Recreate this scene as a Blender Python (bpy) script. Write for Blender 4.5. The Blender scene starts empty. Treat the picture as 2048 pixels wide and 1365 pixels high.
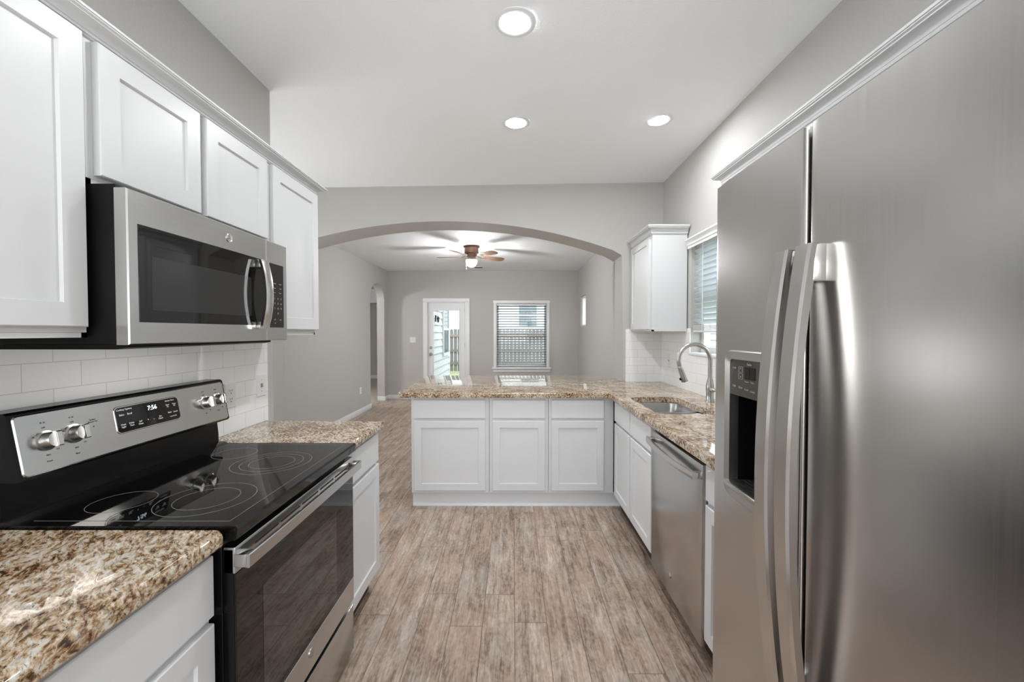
import bpy, bmesh, math, random
from mathutils import Vector, Matrix
random.seed(7)
S = bpy.context.scene
COL = S.collection
PI = math.pi
R = math.radians

# ------------------------------------------------------------------ camera
H = 1.389
cd = bpy.data.cameras.new('camera')
cam = bpy.data.objects.new('camera', cd)
COL.objects.link(cam)
cd.sensor_width = 36
cd.lens = 830 / 2048 * 36
cd.clip_start = 0.02
cam.location = (0, 0, H)
cam.rotation_euler = (R(90 - 1.208), 0, R(0.138))
S.camera = cam

# ------------------------------------------------------------------ view, world, lights
vs = S.view_settings
S.display_settings.display_device = 'sRGB'
vs.view_transform = 'Standard'
vs.look = 'None'
vs.gamma = 1
vs.use_curve_mapping = False
vs.exposure = 0.86

W = bpy.data.worlds.new('world')
S.world = W
W.use_nodes = True
wn = W.node_tree.nodes
bg = wn['Background']
sky = wn.new('ShaderNodeTexSky')
sky.sky_type = 'NISHITA'
sky.sun_disc = False
sky.sun_elevation = R(50)
sky.sun_rotation = R(200)
mixw = wn.new('ShaderNodeMixRGB')
mixw.inputs[0].default_value = 0.8
mixw.inputs[2].default_value = (4.2, 4.3, 4.4, 1)
W.node_tree.links.new(sky.outputs[0], mixw.inputs[1])
W.node_tree.links.new(mixw.outputs[0], bg.inputs[0])
bg.inputs[1].default_value = 0.6

LAMP = 160.0          # emission of the recessed downlight lenses
FANL = 240.0           # emission of the fan's glass bowl


def area(name, loc, rot, sx, sy, power, color=(1, 1, 1)):
    l = bpy.data.lights.new(name, 'AREA')
    l.shape = 'RECTANGLE'
    l.size = sx
    l.size_y = sy
    l.energy = power
    l.color = color
    o = bpy.data.objects.new(name, l)
    COL.objects.link(o)
    o.location = loc
    o.rotation_euler = rot
    return o


# added fill lights out of view, standing in for daylight
area('fill_rear', (0.0, -3.25, 1.6), (R(-90), 0, R(180)), 2.5, 1.5, 27, (0.95, 0.98, 1.0))  # added fill from behind the viewer
area('fill_nook', (1.40, -1.75, 1.35), (0, R(90), 0), 1.0, 1.9, 5, (0.95, 0.98, 1.0))  # added side fill from the unseen nook
area('uplight_fill_rear', (0.0, -1.7, 0.02), (R(180), 0, 0), 2.4, 2.6, 45, (0.93, 0.97, 1.0)).data.spread = R(125)  # added uplight at floor level to lift the ceiling
area('fill_dining', (-2.585, 3.05, 1.55), (0, R(-90), 0), 1.3, 1.5, 15, (0.95, 0.98, 1.0))  # added fill hidden past the range wall
# unseen lamp added to brighten the side room beyond the narrow arch
hl_ = bpy.data.lights.new('fill_hall', 'POINT')
hl_.energy = 50
hl_.shadow_soft_size = 0.1
hl_.color = (1.0, 0.99, 0.97)
hl = bpy.data.objects.new('fill_hall', hl_)
COL.objects.link(hl)
hl.location = (-4.2, 7.27, 2.35)


# ------------------------------------------------------------------ mesh helper
class MB:
    def __init__(s):
        s.v = []
        s.f = []

    def add(s, verts, faces):
        b = len(s.v)
        s.v += [tuple(v) for v in verts]
        s.f += [tuple(i + b for i in f) for f in faces]
        return s

    def box(s, x0, x1, y0, y1, z0, z1, bev=0.0, seg=2):
        x0, x1 = min(x0, x1), max(x0, x1)
        y0, y1 = min(y0, y1), max(y0, y1)
        z0, z1 = min(z0, z1), max(z0, z1)
        if bev <= 0:
            v = [(x, y, z) for z in (z0, z1) for y in (y0, y1) for x in (x0, x1)]
            return s.add(v, [(0, 2, 3, 1), (4, 5, 7, 6), (0, 1, 5, 4), (2, 6, 7, 3), (0, 4, 6, 2), (1, 3, 7, 5)])
        bm = bmesh.new()
        bmesh.ops.create_cube(bm, size=1)
        for q in bm.verts:
            q.co = Vector(((x0 + x1) / 2 + q.co.x * (x1 - x0), (y0 + y1) / 2 + q.co.y * (y1 - y0), (z0 + z1) / 2 + q.co.z * (z1 - z0)))
        bmesh.ops.bevel(bm, geom=bm.edges[:], offset=bev, segments=seg, profile=0.5, affect='EDGES')
        return s.frombm(bm)

    def frombm(s, bm):
        bm.verts.index_update()
        s.add([q.co[:] for q in bm.verts], [[q.index for q in f.verts] for f in bm.faces])
        bm.free()
        return s

    def prism(s, poly, axis, lo, hi):
        """extrude a polygon: axis x -> (y,z), y -> (x,z), z -> (x,y)"""
        def P(a, b, c):
            return {'x': (c, a, b), 'y': (a, c, b), 'z': (a, b, c)}[axis]
        n = len(poly)
        v = [P(a, b, lo) for a, b in poly] + [P(a, b, hi) for a, b in poly]
        f = [tuple(range(n))[::-1], tuple(range(n, 2 * n))]
        f += [(i, (i + 1) % n, n + (i + 1) % n, n + i) for i in range(n)]
        return s.add(v, f)

    def loft(s, rings, cap0=True, cap1=True, closed=True):
        n = len(rings[0])
        v = [p for r in rings for p in r]
        f = []
        for k in range(len(rings) - 1):
            for i in range(n if closed else n - 1):
                j = (i + 1) % n
                f.append((k * n + i, k * n + j, (k + 1) * n + j, (k + 1) * n + i))
        if cap0:
            f.append(tuple(range(n))[::-1])
        if cap1:
            f.append(tuple(range((len(rings) - 1) * n, len(rings) * n)))
        return s.add(v, f)

    def lathe(s, c, prof, axis='z', n=32, cap0=True, cap1=True):
        """prof: (radius, offset along axis)"""
        c = Vector(c)
        ax = axis if isinstance(axis, Vector) else {'x': Vector((1, 0, 0)), 'y': Vector((0, 1, 0)), 'z': Vector((0, 0, 1)),
                                                     '-x': Vector((-1, 0, 0)), '-y': Vector((0, -1, 0)), '-z': Vector((0, 0, -1))}[axis]
        ax = ax.normalized()
        a = ax.orthogonal().normalized()
        b = ax.cross(a)
        rings = [[tuple(c + ax * h + (a * math.cos(2 * PI * i / n) + b * math.sin(2 * PI * i / n)) * r) for i in range(n)] for r, h in prof]
        return s.loft(rings, cap0, cap1)

    def tube(s, pts, r, n=14):
        pts = [Vector(p) for p in pts]
        rr = r if isinstance(r, (list, tuple)) else [r] * len(pts)
        rings = []
        a = None
        for i, p in enumerate(pts):
            t = (pts[min(i + 1, len(pts) - 1)] - pts[max(i - 1, 0)]).normalized()
            if a is None:
                a = t.orthogonal().normalized()
            a = (a - t * a.dot(t)).normalized()
            b = t.cross(a)
            rings.append([tuple(p + (a * math.cos(2 * PI * k / n) + b * math.sin(2 * PI * k / n)) * rr[i]) for k in range(n)])
        return s.loft(rings)

    def rings_panel(s, o, u, v, w, wd, ht, levels):
        """stack of rectangles on a facing plane; levels = (inset, height along w)"""
        o, u, v, w = map(Vector, (o, u, v, w))
        rings = []
        for ins, h in levels:
            rings.append([tuple(o + u * a + v * b + w * h) for a, b in
                          ((ins, ins), (wd - ins, ins), (wd - ins, ht - ins), (ins, ht - ins))])
        return s.loft(rings)

    def build(s, name, mat, parent=None, sharp=35, label=None):
        me = bpy.data.meshes.new(name)
        off = Vector(parent_loc(parent)) if parent else Vector((0, 0, 0))
        me.from_pydata([tuple(Vector(v) - off) for v in s.v], [], s.f)
        bm = bmesh.new()
        bm.from_mesh(me)
        bmesh.ops.recalc_face_normals(bm, faces=bm.faces)
        bm.to_mesh(me)
        bm.free()
        for p in me.polygons:
            p.use_smooth = True
        me.set_sharp_from_angle(angle=R(sharp))
        me.materials.append(mat)
        o = bpy.data.objects.new(name, me)
        COL.objects.link(o)
        if parent:
            o.parent = parent
        if label:
            o['label'] = label
        return o


def parent_loc(p):
    loc = Vector(p.location)
    while p.parent:
        p = p.parent
        loc += Vector(p.location)
    return loc


def thing(name, label, cat, loc, group=None):
    o = bpy.data.objects.new(name, None)
    o.empty_display_size = 0.1
    COL.objects.link(o)
    o.location = loc
    o['label'] = label
    o['category'] = cat
    if group:
        o['group'] = group
    return o


def tag(o, label, cat, group=None, kind=None):
    o['label'] = label
    o['category'] = cat
    if group:
        o['group'] = group
    if kind:
        o['kind'] = kind
    return o


def struct(name, mb, mat, label, cat='wall', sharp=35):
    return tag(mb.build(name, mat, None, sharp), label, cat, kind='structure')


def copy_tree(o, loc, label=None, parent=None):
    c = o.copy()
    COL.objects.link(c)
    if parent:
        c.parent = parent
    else:
        c.location = loc
        if label:
            c['label'] = label
    for ch in list(o.children):
        copy_tree(ch, None, None, c)
    return c


def text(body, size, o, u, v, mat, name, parent, align='CENTER', ext=0.0003):
    """flat lettering lying on a plane with axes u (reading direction) and v (up)"""
    cu = bpy.data.curves.new(name, 'FONT')
    cu.body = body
    cu.size = size
    cu.align_x = align
    cu.align_y = 'CENTER'
    cu.extrude = ext
    cu.resolution_u = 2
    tmp = bpy.data.objects.new(name, cu)
    COL.objects.link(tmp)
    bpy.context.view_layer.update()
    me = bpy.data.meshes.new_from_object(tmp.evaluated_get(bpy.context.evaluated_depsgraph_get()))
    bpy.data.objects.remove(tmp)
    bpy.data.curves.remove(cu)
    u = Vector(u).normalized()
    v = Vector(v).normalized()
    w = u.cross(v)
    off = parent_loc(parent)
    for q in me.vertices:
        q.co = Vector(o) + u * q.co.x + v * q.co.y + w * q.co.z - off
    return me


def texts(items, mat, name, parent, label=None):
    """several bits of lettering joined to one mesh"""
    bm = bmesh.new()
    for it in items:
        me = text(*it, mat, name, parent)
        bm.from_mesh(me)
        bpy.data.meshes.remove(me)
    me = bpy.data.meshes.new(name)
    bm.to_mesh(me)
    bm.free()
    me.materials.append(mat)
    ob = bpy.data.objects.new(name, me)
    COL.objects.link(ob)
    ob.parent = parent
    if label:
        ob['label'] = label
    return ob


# ------------------------------------------------------------------ materials
class NT:
    def __init__(s, name):
        s.m = bpy.data.materials.new(name)
        s.m.use_nodes = True
        s.t = s.m.node_tree
        s.b = s.t.nodes['Principled BSDF']
        s.out = s.t.nodes['Material Output']

    def n(s, typ, props=None, **ins):
        nd = s.t.nodes.new('ShaderNode' + typ)
        for k, v in (props or {}).items():
            setattr(nd, k, v)
        for k, v in ins.items():
            s.set(nd, int(k[1:]) if k[0] == 'i' and k[1:].isdigit() else k.replace('_', ' '), v)
        return nd

    def set(s, nd, key, v):
        sock = nd.inputs[key]
        if isinstance(v, bpy.types.NodeSocket):
            s.t.links.new(v, sock)
        elif isinstance(v, bpy.types.Node):
            s.t.links.new(v.outputs[0], sock)
        else:
            sock.default_value = v

    def math(s, op, a, b=0.0, c=0.0):
        return s.n('Math', {'operation': op}, i0=a, i1=b, i2=c).outputs[0]

    def ramp(s, fac, stops, interp='LINEAR'):
        nd = s.n('ValToRGB', None, i0=fac)
        cr = nd.color_ramp
        cr.interpolation = interp
        while len(cr.elements) < len(stops):
            cr.elements.new(0.5)
        for e, (p, c) in zip(cr.elements, stops):
            e.position = p
            e.color = (*c, 1) if len(c) == 3 else c
        return nd.outputs[0]

    def mix(s, fac, a, b, mode='MIX'):
        nd = s.t.nodes.new('ShaderNodeMixRGB')
        nd.blend_type = mode
        s.set(nd, 0, fac)
        s.set(nd, 1, a if not isinstance(a, tuple) else (*a, 1))
        s.set(nd, 2, b if not isinstance(b, tuple) else (*b, 1))
        return nd.outputs[0]

    def coord(s, scale=(1, 1, 1), rot=(0, 0, 0), which='Object'):
        tc = s.t.nodes.new('ShaderNodeTexCoord')
        mp = s.n('Mapping', None, Vector=tc.outputs[which], Scale=scale, Rotation=rot)
        return mp.outputs[0]

    def noise(s, vec, scale, detail=3, rough=0.5, dist=0.0):
        return s.n('TexNoise', None, Vector=vec, Scale=scale, Detail=detail, Roughness=rough, Distortion=dist).outputs[0]

    def bump(s, h, strength=0.2, dist=0.01):
        s.set(s.b, 'Normal', s.n('Bump', None, Strength=strength, Distance=dist, Height=h))

    def base(s, **k):
        for a, v in k.items():
            s.set(s.b, a.replace('_', ' '), (*v, 1) if isinstance(v, tuple) and len(v) == 3 else v)
        return s


def simple(name, col, rough=0.5, metal=0.0, coat=0.0, spec=0.5, **k):
    m = NT(name)
    m.base(Base_Color=col, Roughness=rough, Metallic=metal, Coat_Weight=coat, Specular_IOR_Level=spec, **k)
    return m.m


def emit(name, col, st):
    m = NT(name)
    m.base(Base_Color=(0.8, 0.8, 0.8), Emission_Color=col, Emission_Strength=st)
    return m.m


def paint(name, col, scale, strength):
    m = NT(name)
    c = m.coord()
    m.base(Base_Color=col, Roughness=0.75, Specular_IOR_Level=0.3)
    m.bump(m.noise(c, scale, 2, 0.5), strength, 0.004)
    return m.m


M_wall = paint('greige_paint', (0.485, 0.470, 0.447), 95, 0.42)
M_ceil = paint('ceiling_paint', (0.90, 0.915, 0.93), 120, 0.3)
M_trim = simple('white_trim_paint', (0.79, 0.80, 0.815), 0.35)
M_cab = simple('white_cabinet_paint', (0.66, 0.665, 0.672), 0.32)
M_chrome = simple('chrome', (0.75, 0.74, 0.72), 0.12, 1.0)
M_nickel = simple('brushed_nickel', (0.50, 0.49, 0.47), 0.28, 1.0)
M_black = simple('black_enamel', (0.004, 0.004, 0.0045), 0.22, spec=0.22)
M_blackmat = simple('black_plastic', (0.006, 0.006, 0.006), 0.40, spec=0.12)
M_glassblk = simple('black_glass', (0.004, 0.004, 0.004), 0.03, spec=0.45)
M_ovenwin = simple('oven_window_glass', (0.020, 0.018, 0.016), 0.03, spec=1.0)
M_mwwin = simple('microwave_window_mesh', (0.028, 0.028, 0.028), 0.08, spec=0.35)
M_plate = simple('white_plastic', (0.78, 0.78, 0.77), 0.35)
M_dark = simple('dark_slot', (0.01, 0.01, 0.01), 0.6)
M_print = simple('black_print', (0.02, 0.02, 0.02), 0.5)
M_wprint = simple('white_print', (0.75, 0.75, 0.75), 0.5)
M_gprint = simple('grey_print', (0.36, 0.36, 0.36), 0.4)
M_ring = simple('burner_print', (0.17, 0.17, 0.17), 0.25)
M_digit = emit('display_digits', (0.75, 0.9, 1.0, 1), 1.2)
M_copper = simple('antique_copper', (0.34, 0.22, 0.165), 0.35, 0.9)
M_bronze = simple('dark_bronze_plate', (0.105, 0.09, 0.078), 0.22, 0.5)
M_lens = emit('downlight_lens', (0.95, 0.98, 1.0, 1), LAMP)
M_bowl = emit('frosted_bowl', (0.97, 0.985, 1.0, 1), FANL)
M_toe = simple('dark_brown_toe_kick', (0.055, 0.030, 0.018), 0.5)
M_grey_shade = simple('vinyl_frame', (0.72, 0.72, 0.70), 0.4)


def steel(name, col, rough, axis, an=0.0):
    """brushed stainless steel; axis = direction of the brushing"""
    m = NT(name)
    sc = {'x': (3, 420, 420), 'y': (420, 3, 420), 'z': (420, 420, 3)}[axis]
    g = m.noise(m.coord(sc), 1.0, 2, 0.6)
    g2 = m.noise(m.coord((4, 4, 4)), 1.0, 3, 0.5)
    rr = m.math('ADD', m.math('MULTIPLY', g, 0.05), m.math('ADD', rough - 0.05, m.math('MULTIPLY', g2, 0.06)))
    k = m.ramp(g, [(0.3, tuple(c * 0.975 for c in col)), (0.7, tuple(min(1, c * 1.02) for c in col))])
    m.base(Base_Color=k, Metallic=1.0, Roughness=rr)
    return m.m


M_steel = steel('stainless_steel', (0.56, 0.555, 0.545), 0.24, 'y')
M_steelz = steel('stainless_steel_door', (0.55, 0.535, 0.52), 0.235, 'z')
M_steelh = steel('stainless_handle', (0.60, 0.585, 0.57), 0.2, 'z')
M_sink = steel('stainless_sink', (0.55, 0.55, 0.55), 0.28, 'y')


def granite():
    m = NT('granite')
    c = m.coord((1, 1, 1), (0, 0, R(52)))
    st = m.n('VectorMath', {'operation': 'MULTIPLY'}, i0=c, i1=(1.0, 2.3, 1.8)).outputs[0]
    warp = m.noise(c, 14, 2, 0.5)
    stw = m.n('VectorMath', {'operation': 'ADD'}, i0=st, i1=m.n('CombineXYZ', None, X=0.0, Y=m.math('MULTIPLY', warp, 0.09), Z=0.0).outputs[0]).outputs[0]
    n1 = m.noise(stw, 46, 6, 0.64, 0.4)
    big = m.noise(c, 9, 3, 0.6)
    f = m.math('ADD', n1, m.math('MULTIPLY', m.math('SUBTRACT', big, 0.5), 0.38))
    col = m.ramp(m.math('SUBTRACT', f, 0.012), [(0.31, (0.035, 0.02, 0.012)), (0.385, (0.135, 0.072, 0.034)), (0.45, (0.33, 0.205, 0.108)),
                     (0.515, (0.485, 0.378, 0.262)), (0.585, (0.585, 0.525, 0.44)), (0.68, (0.66, 0.64, 0.60))])
    n2 = m.noise(stw, 60, 4, 0.6, 0.3)
    gmask = m.ramp(n2, [(0.60, (0, 0, 0)), (0.66, (1, 1, 1))])
    col = m.mix(m.math('MULTIPLY', gmask, 0.7), col, (0.33, 0.315, 0.30))
    n3 = m.noise(stw, 75, 5, 0.65, 0.6)
    dmask = m.ramp(n3, [(0.36, (1, 1, 1)), (0.405, (0, 0, 0))])
    col = m.mix(m.math('MULTIPLY', dmask, 0.85), col, (0.03, 0.022, 0.016))
    m.base(Base_Color=col, Roughness=0.02, Specular_IOR_Level=0.5)
    return m.m


M_granite = granite()


def tile(name, plane):
    """white 3x6 subway tile; plane = 'yz' or 'xz'"""
    m = NT(name)
    tc = m.t.nodes.new('ShaderNodeTexCoord')
    sp = m.n('SeparateXYZ', None, Vector=tc.outputs['Object'])
    a = sp.outputs['Y'] if plane == 'yz' else sp.outputs['X']
    v = m.n('CombineXYZ', None, X=m.math('ADD', a, 3.008), Y=m.math('ADD', m.math('SUBTRACT', sp.outputs['Z'], 0.914), 0.778), Z=0.0).outputs[0]
    br = m.n('TexBrick', {'offset': 0.5, 'offset_frequency': 2}, Vector=v, Scale=1.0, Color1=(0.85, 0.85, 0.845, 1), Color2=(0.83, 0.83, 0.825, 1),
             Mortar=(0.58, 0.57, 0.55, 1), Mortar_Size=0.0011, Mortar_Smooth=0.25, Bias=0.0, Brick_Width=0.1556, Row_Height=0.0778)
    m.base(Base_Color=br.outputs['Color'], Roughness=0.3)
    inv = m.math('SUBTRACT', 1.0, br.outputs['Fac'])
    m.bump(inv, 0.35, 0.002)
    return m.m


M_tileL = tile('subway_tile_side', 'yz')
M_tileX = tile('subway_tile_end', 'xz')


def floor_mat():
    m = NT('wood_plank_floor')
    tc = m.t.nodes.new('ShaderNodeTexCoord')
    sp = m.n('SeparateXYZ', None, Vector=tc.outputs['Object'])
    x = m.math('ADD', sp.outputs['X'], 10 * 0.153 * 2 - 0.008)
    y = m.math('ADD', sp.outputs['Y'], 20.0)
    xr = m.math('DIVIDE', x, 0.153)
    row = m.math('FLOOR', xr)
    fx = m.math('FRACT', xr)
    wn1 = m.n('TexWhiteNoise', {'noise_dimensions': '1D'}, W=row).outputs[0]
    yr = m.math('ADD', m.math('DIVIDE', y, 1.22), wn1)
    pl = m.math('FLOOR', yr)
    fy = m.math('FRACT', yr)
    pid = m.math('ADD', m.math('MULTIPLY', row, 13.37), m.math('MULTIPLY', pl, 7.77))
    rnd = m.n('TexWhiteNoise', {'noise_dimensions': '1D'}, W=pid)
    r1 = rnd.outputs[0]
    # wood coordinates of one plank
    v = m.n('CombineXYZ', None, X=sp.outputs['X'], Y=sp.outputs['Y'], Z=m.math('MULTIPLY', r1, 60.0)).outputs[0]
    sv = m.n('VectorMath', {'operation': 'MULTIPLY'}, i0=v, i1=(1.0, 0.075, 1.0)).outputs[0]
    wv = m.noise(m.n('VectorMath', {'operation': 'MULTIPLY'}, i0=v, i1=(1.0, 0.45, 1.0)).outputs[0], 7.5, 3, 0.55, 0.3)
    # cathedral grain: rings from a warped field
    g1 = m.math('SINE', m.math('MULTIPLY', wv, 95.0))
    fine = m.noise(sv, 125, 4, 0.6, 0.25)
    mid = m.noise(sv, 30, 3, 0.55, 0.7)
    blot = m.noise(m.n('VectorMath', {'operation': 'MULTIPLY'}, i0=v, i1=(1.0, 0.35, 1.0)).outputs[0], 11, 4, 0.65, 0.4)
    patch = m.noise(m.n('VectorMath', {'operation': 'MULTIPLY'}, i0=v, i1=(1.0, 0.6, 1.0)).outputs[0], 62, 3, 0.6, 0.4)
    t = m.math('ADD', m.math('MULTIPLY', fine, 0.42), m.math('MULTIPLY', mid, 0.38))
    t = m.math('ADD', t, m.math('MULTIPLY', g1, 0.022))
    t = m.math('ADD', t, m.math('MULTIPLY', blot, 0.40))
    t = m.math('ADD', t, m.math('MULTIPLY', patch, 0.22))
    t = m.math('ADD', t, m.math('MULTIPLY', m.math('SUBTRACT', r1, 0.5), 0.045))
    col = m.ramp(m.math('SUBTRACT', t, 0.205), [(0.32, (0.085, 0.056, 0.040)), (0.41, (0.205, 0.145, 0.108)), (0.50, (0.345, 0.262, 0.205)),
                     (0.59, (0.445, 0.358, 0.292)), (0.70, (0.58, 0.51, 0.445))])
    # warm and grey drift
    hue = m.noise(m.n('VectorMath', {'operation': 'MULTIPLY'}, i0=v, i1=(1.0, 0.3, 1.0)).outputs[0], 8, 2, 0.5)
    col = m.mix(m.ramp(hue, [(0.5, (0, 0, 0)), (0.72, (0.5, 0.5, 0.5))]), col, (0.40, 0.262, 0.185), 'MIX')
    col = m.mix(m.ramp(hue, [(0.28, (0.45, 0.45, 0.45)), (0.46, (0, 0, 0))]), col, (0.42, 0.39, 0.36), 'MIX')
    # knots
    kv = m.n('VectorMath', {'operation': 'MULTIPLY'}, i0=v, i1=(1.0, 0.55, 0.0)).outputs[0]
    vo = m.n('TexVoronoi', {'feature': 'F1'}, Vector=m.n('VectorMath', {'operation': 'ADD'}, i0=kv, i1=m.n('CombineXYZ', None, X=0.0, Y=m.math('MULTIPLY', r1, 9.0), Z=0.0).outputs[0]).outputs[0],
             Scale=4.4, Randomness=1.0)
    d = vo.outputs['Distance']
    kn = m.ramp(m.math('ADD', d, m.math('MULTIPLY', fine, 0.03)), [(0.03, (1, 1, 1)), (0.085, (0, 0, 0))])
    rings = m.math('MULTIPLY', m.ramp(d, [(0.05, (1, 1, 1)), (0.22, (0, 0, 0))]), m.math('ADD', m.math('MULTIPLY', m.math('SINE', m.math('MULTIPLY', d, 190.0)), 0.5), 0.5))
    col = m.mix(m.math('MULTIPLY', rings, 0.38), col, (0.15, 0.095, 0.066))
    col = m.mix(m.math('MULTIPLY', kn, 0.75), col, (0.085, 0.052, 0.035))
    # joints
    ex = m.math('MULTIPLY', m.math('MINIMUM', fx, m.math('SUBTRACT', 1.0, fx)), 0.153)
    ey = m.math('MULTIPLY', m.math('MINIMUM', fy, m.math('SUBTRACT', 1.0, fy)), 1.22)
    e = m.math('MINIMUM', ex, ey)
    jm = m.ramp(m.math('MULTIPLY', e, 100.0), [(0.10, (1, 1, 1)), (0.22, (0, 0, 0))])
    col = m.mix(m.math('MULTIPLY', jm, 0.72), col, (0.06, 0.042, 0.032))
    m.base(Base_Color=col, Roughness=m.math('ADD', 0.30, m.math('MULTIPLY', fine, 0.22)), Specular_IOR_Level=0.42)
    hgt = m.math('SUBTRACT', m.math('MULTIPLY', fine, 0.35), jm)
    m.bump(hgt, 0.22, 0.003)
    return m.m


M_floor = floor_mat()


def wood(name, c0, c1, scale=(3, 40, 40)):
    m = NT(name)
    n = m.noise(m.coord(scale), 1.0, 4, 0.6, 0.4)
    m.base(Base_Color=m.ramp(n, [(0.3, c0), (0.7, c1)]), Roughness=0.4)
    return m.m


M_blade = wood('walnut_blade', (0.07, 0.035, 0.02), (0.19, 0.10, 0.055))
M_fence = wood('weathered_fence', (0.12, 0.118, 0.112), (0.23, 0.22, 0.21), (30, 30, 2.5))
M_fence2 = wood('cedar_rail', (0.20, 0.155, 0.125), (0.30, 0.24, 0.20), (2.5, 30, 30))


def siding():
    m = NT('painted_lap_siding')
    m.base(Base_Color=(0.56, 0.575, 0.59), Roughness=0.6)
    return m.m


M_siding = siding()
M_sidingw = simple('white_lap_siding', (0.6, 0.61, 0.61), 0.6)
M_roof = simple('grey_shingles', (0.22, 0.21, 0.2), 0.9)


def grass_mat():
    m = NT('lawn')
    n = m.noise(m.coord(), 14, 5, 0.7)
    m.base(Base_Color=m.ramp(n, [(0.3, (0.16, 0.20, 0.08)), (0.7, (0.42, 0.44, 0.24))]), Roughness=0.9)
    return m.m


M_grass = grass_mat()
M_carpet = paint('beige_carpet', (0.46, 0.42, 0.37), 300, 0.6)


def glass_mat():
    m = NT('window_glass')
    tr = m.n('BsdfTransparent', None, Color=(0.96, 0.98, 0.98, 1))
    gl = m.n('BsdfGlossy', None, Color=(1, 1, 1, 1), Roughness=0.02)
    fr = m.n('Fresnel', None, IOR=1.45)
    geo = m.n('NewGeometry')
    fac = m.math('MULTIPLY', fr.outputs[0], m.math('SUBTRACT', 1.0, geo.outputs['Backfacing']))
    mx = m.n('MixShader', None, i0=fac, i1=tr, i2=gl)
    m.t.links.new(mx.outputs[0], m.out.inputs[0])
    return m.m


M_glass = glass_mat()


def slat_mat():
    m = NT('blind_slat_vinyl')
    d = m.n('BsdfDiffuse', None, Color=(0.82, 0.83, 0.83, 1))
    t = m.n('BsdfTranslucent', None, Color=(0.72, 0.78, 0.80, 1))
    mx = m.n('MixShader', None, i0=0.5, i1=d, i2=t)
    m.t.links.new(mx.outputs[0], m.out.inputs[0])
    return m.m


M_slat = slat_mat()
M_slat_backlit = simple('backlit_slat_shade', (0.15, 0.18, 0.18), 0.5)  # backlit shade of the living room slats put into the colour

# ------------------------------------------------------------------ room shell
XL = -1.336      # kitchen wall with the range
XR = 1.431       # kitchen wall with the sink
XLL = -2.6       # living room wall with the hall arch
XLR = 1.34       # living room wall with the small window
YB = 8.6         # living room end wall
YA0, YA1 = 3.98, 4.33   # wall with the wide arch
YREAR = -3.3


def zc(x, y):
    a = 2.715 + (x - XL) / (XR - XL) * 0.118
    b = 2.772 + (x + 1.768) / 3.2 * 0.043
    t = min(1, max(0, (y - 2.35) / (YA0 - 2.35)))
    return a * (1 - t) + b * t


struct('floor', MB().box(-2.75, 1.6, YREAR - 0.15, YB + 0.15, -0.1, 0.0), M_floor, 'rustic brown wood plank floor running through kitchen and living room', 'floor')

mb = MB()
xs = [-2.75, XL, 0, XR, 1.6]
ys = [YREAR - 0.15, -1, 0.5, 2.35, 3.0, 3.5, YA0 + 0.05]
top, bot = [], []
for j in range(len(ys) - 1):
    for i in range(len(xs) - 1):
        q = [(xs[i], ys[j]), (xs[i + 1], ys[j]), (xs[i + 1], ys[j + 1]), (xs[i], ys[j + 1])]
        mb.add([(a, b, zc(a, b)) for a, b in q], [(0, 3, 2, 1)])
        mb.add([(a, b, 3.0) for a, b in q], [(0, 1, 2, 3)])
for (p, q) in (((-2.75, ys[0]), (1.6, ys[0])), ((-2.75, ys[-1]), (1.6, ys[-1])), ((-2.75, ys[0]), (-2.75, ys[-1])), ((1.6, ys[0]), (1.6, ys[-1]))):
    mb.add([(*p, zc(*p)), (*q, zc(*q)), (*q, 3.0), (*p, 3.0)], [(0, 1, 2, 3)])
bmc = bmesh.new()
for v in mb.v:
    bmc.verts.new(v)
bmc.verts.ensure_lookup_table()
for f in mb.f:
    bmc.faces.new([bmc.verts[i] for i in f])
bmesh.ops.remove_doubles(bmc, verts=bmc.verts, dist=0.0005)
struct('ceiling', MB().frombm(bmc), M_ceil, 'white textured kitchen ceiling with three recessed lights', 'ceiling')
struct('ceiling_living', MB().box(-2.75, 1.5, YA1 - 0.02, YB + 0.15, 2.658, 2.85), M_ceil, 'white living room ceiling above the fan beyond the wide arch', 'ceiling')

struct('wall_left', MB().box(XL - 0.15, XL, YREAR, 2.312, 0, 2.95, 0.012), M_wall, 'greige wall behind the range and its upper cabinets')
mb = MB()
KW = (2.29, 3.345, 1.228, 2.135)     # sink window opening y0 y1 z0 z1
mb.box(XR, XR + 0.15, YREAR, KW[0], 0, 2.95).box(XR, XR + 0.15, KW[1], YA0 + 0.02, 0, 2.95)
mb.box(XR, XR + 0.15, KW[0], KW[1], 0, KW[2]).box(XR, XR + 0.15, KW[0], KW[1], KW[3], 2.95)
struct('wall_right', mb, M_wall, 'greige textured wall above the refrigerator and around the sink window')
# wall with the wide arch
cx, cz, Rr = -0.655, 2.448, 4.84
xl, xr = -2.40, 1.055
poly = [(-2.75, 0), (xl, 0)]
for i in range(33):
    a = xl + (xr - xl) * i / 32
    poly.append((a, cz - Rr + math.sqrt(Rr * Rr - (a - cx) ** 2)))
poly += [(xr, 0), (1.6, 0), (1.6, 2.95), (-2.75, 2.95)]
bma = bmesh.new()
n = len(poly)
va = [bma.verts.new((a, YA0, b)) for a, b in poly]
vb = [bma.verts.new((a, YA1, b)) for a, b in poly]
bma.faces.new(va)
bma.faces.new(vb[::-1])
edges_soft = []
for i in range(n):
    bma.faces.new((va[i], vb[i], vb[(i + 1) % n], va[(i + 1) % n]))
for i in range(1, n - 4):
    for vv in (va, vb):
        e = bma.edges.get((vv[i], vv[i + 1]))
        if e:
            edges_soft.append(e)
bmesh.ops.bevel(bma, geom=edges_soft, offset=0.016, segments=3, profile=0.5, affect='EDGES')
struct('wall_arch', MB().frombm(bma), M_wall, 'greige wall cut by the wide shallow arch between kitchen and living room')
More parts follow.
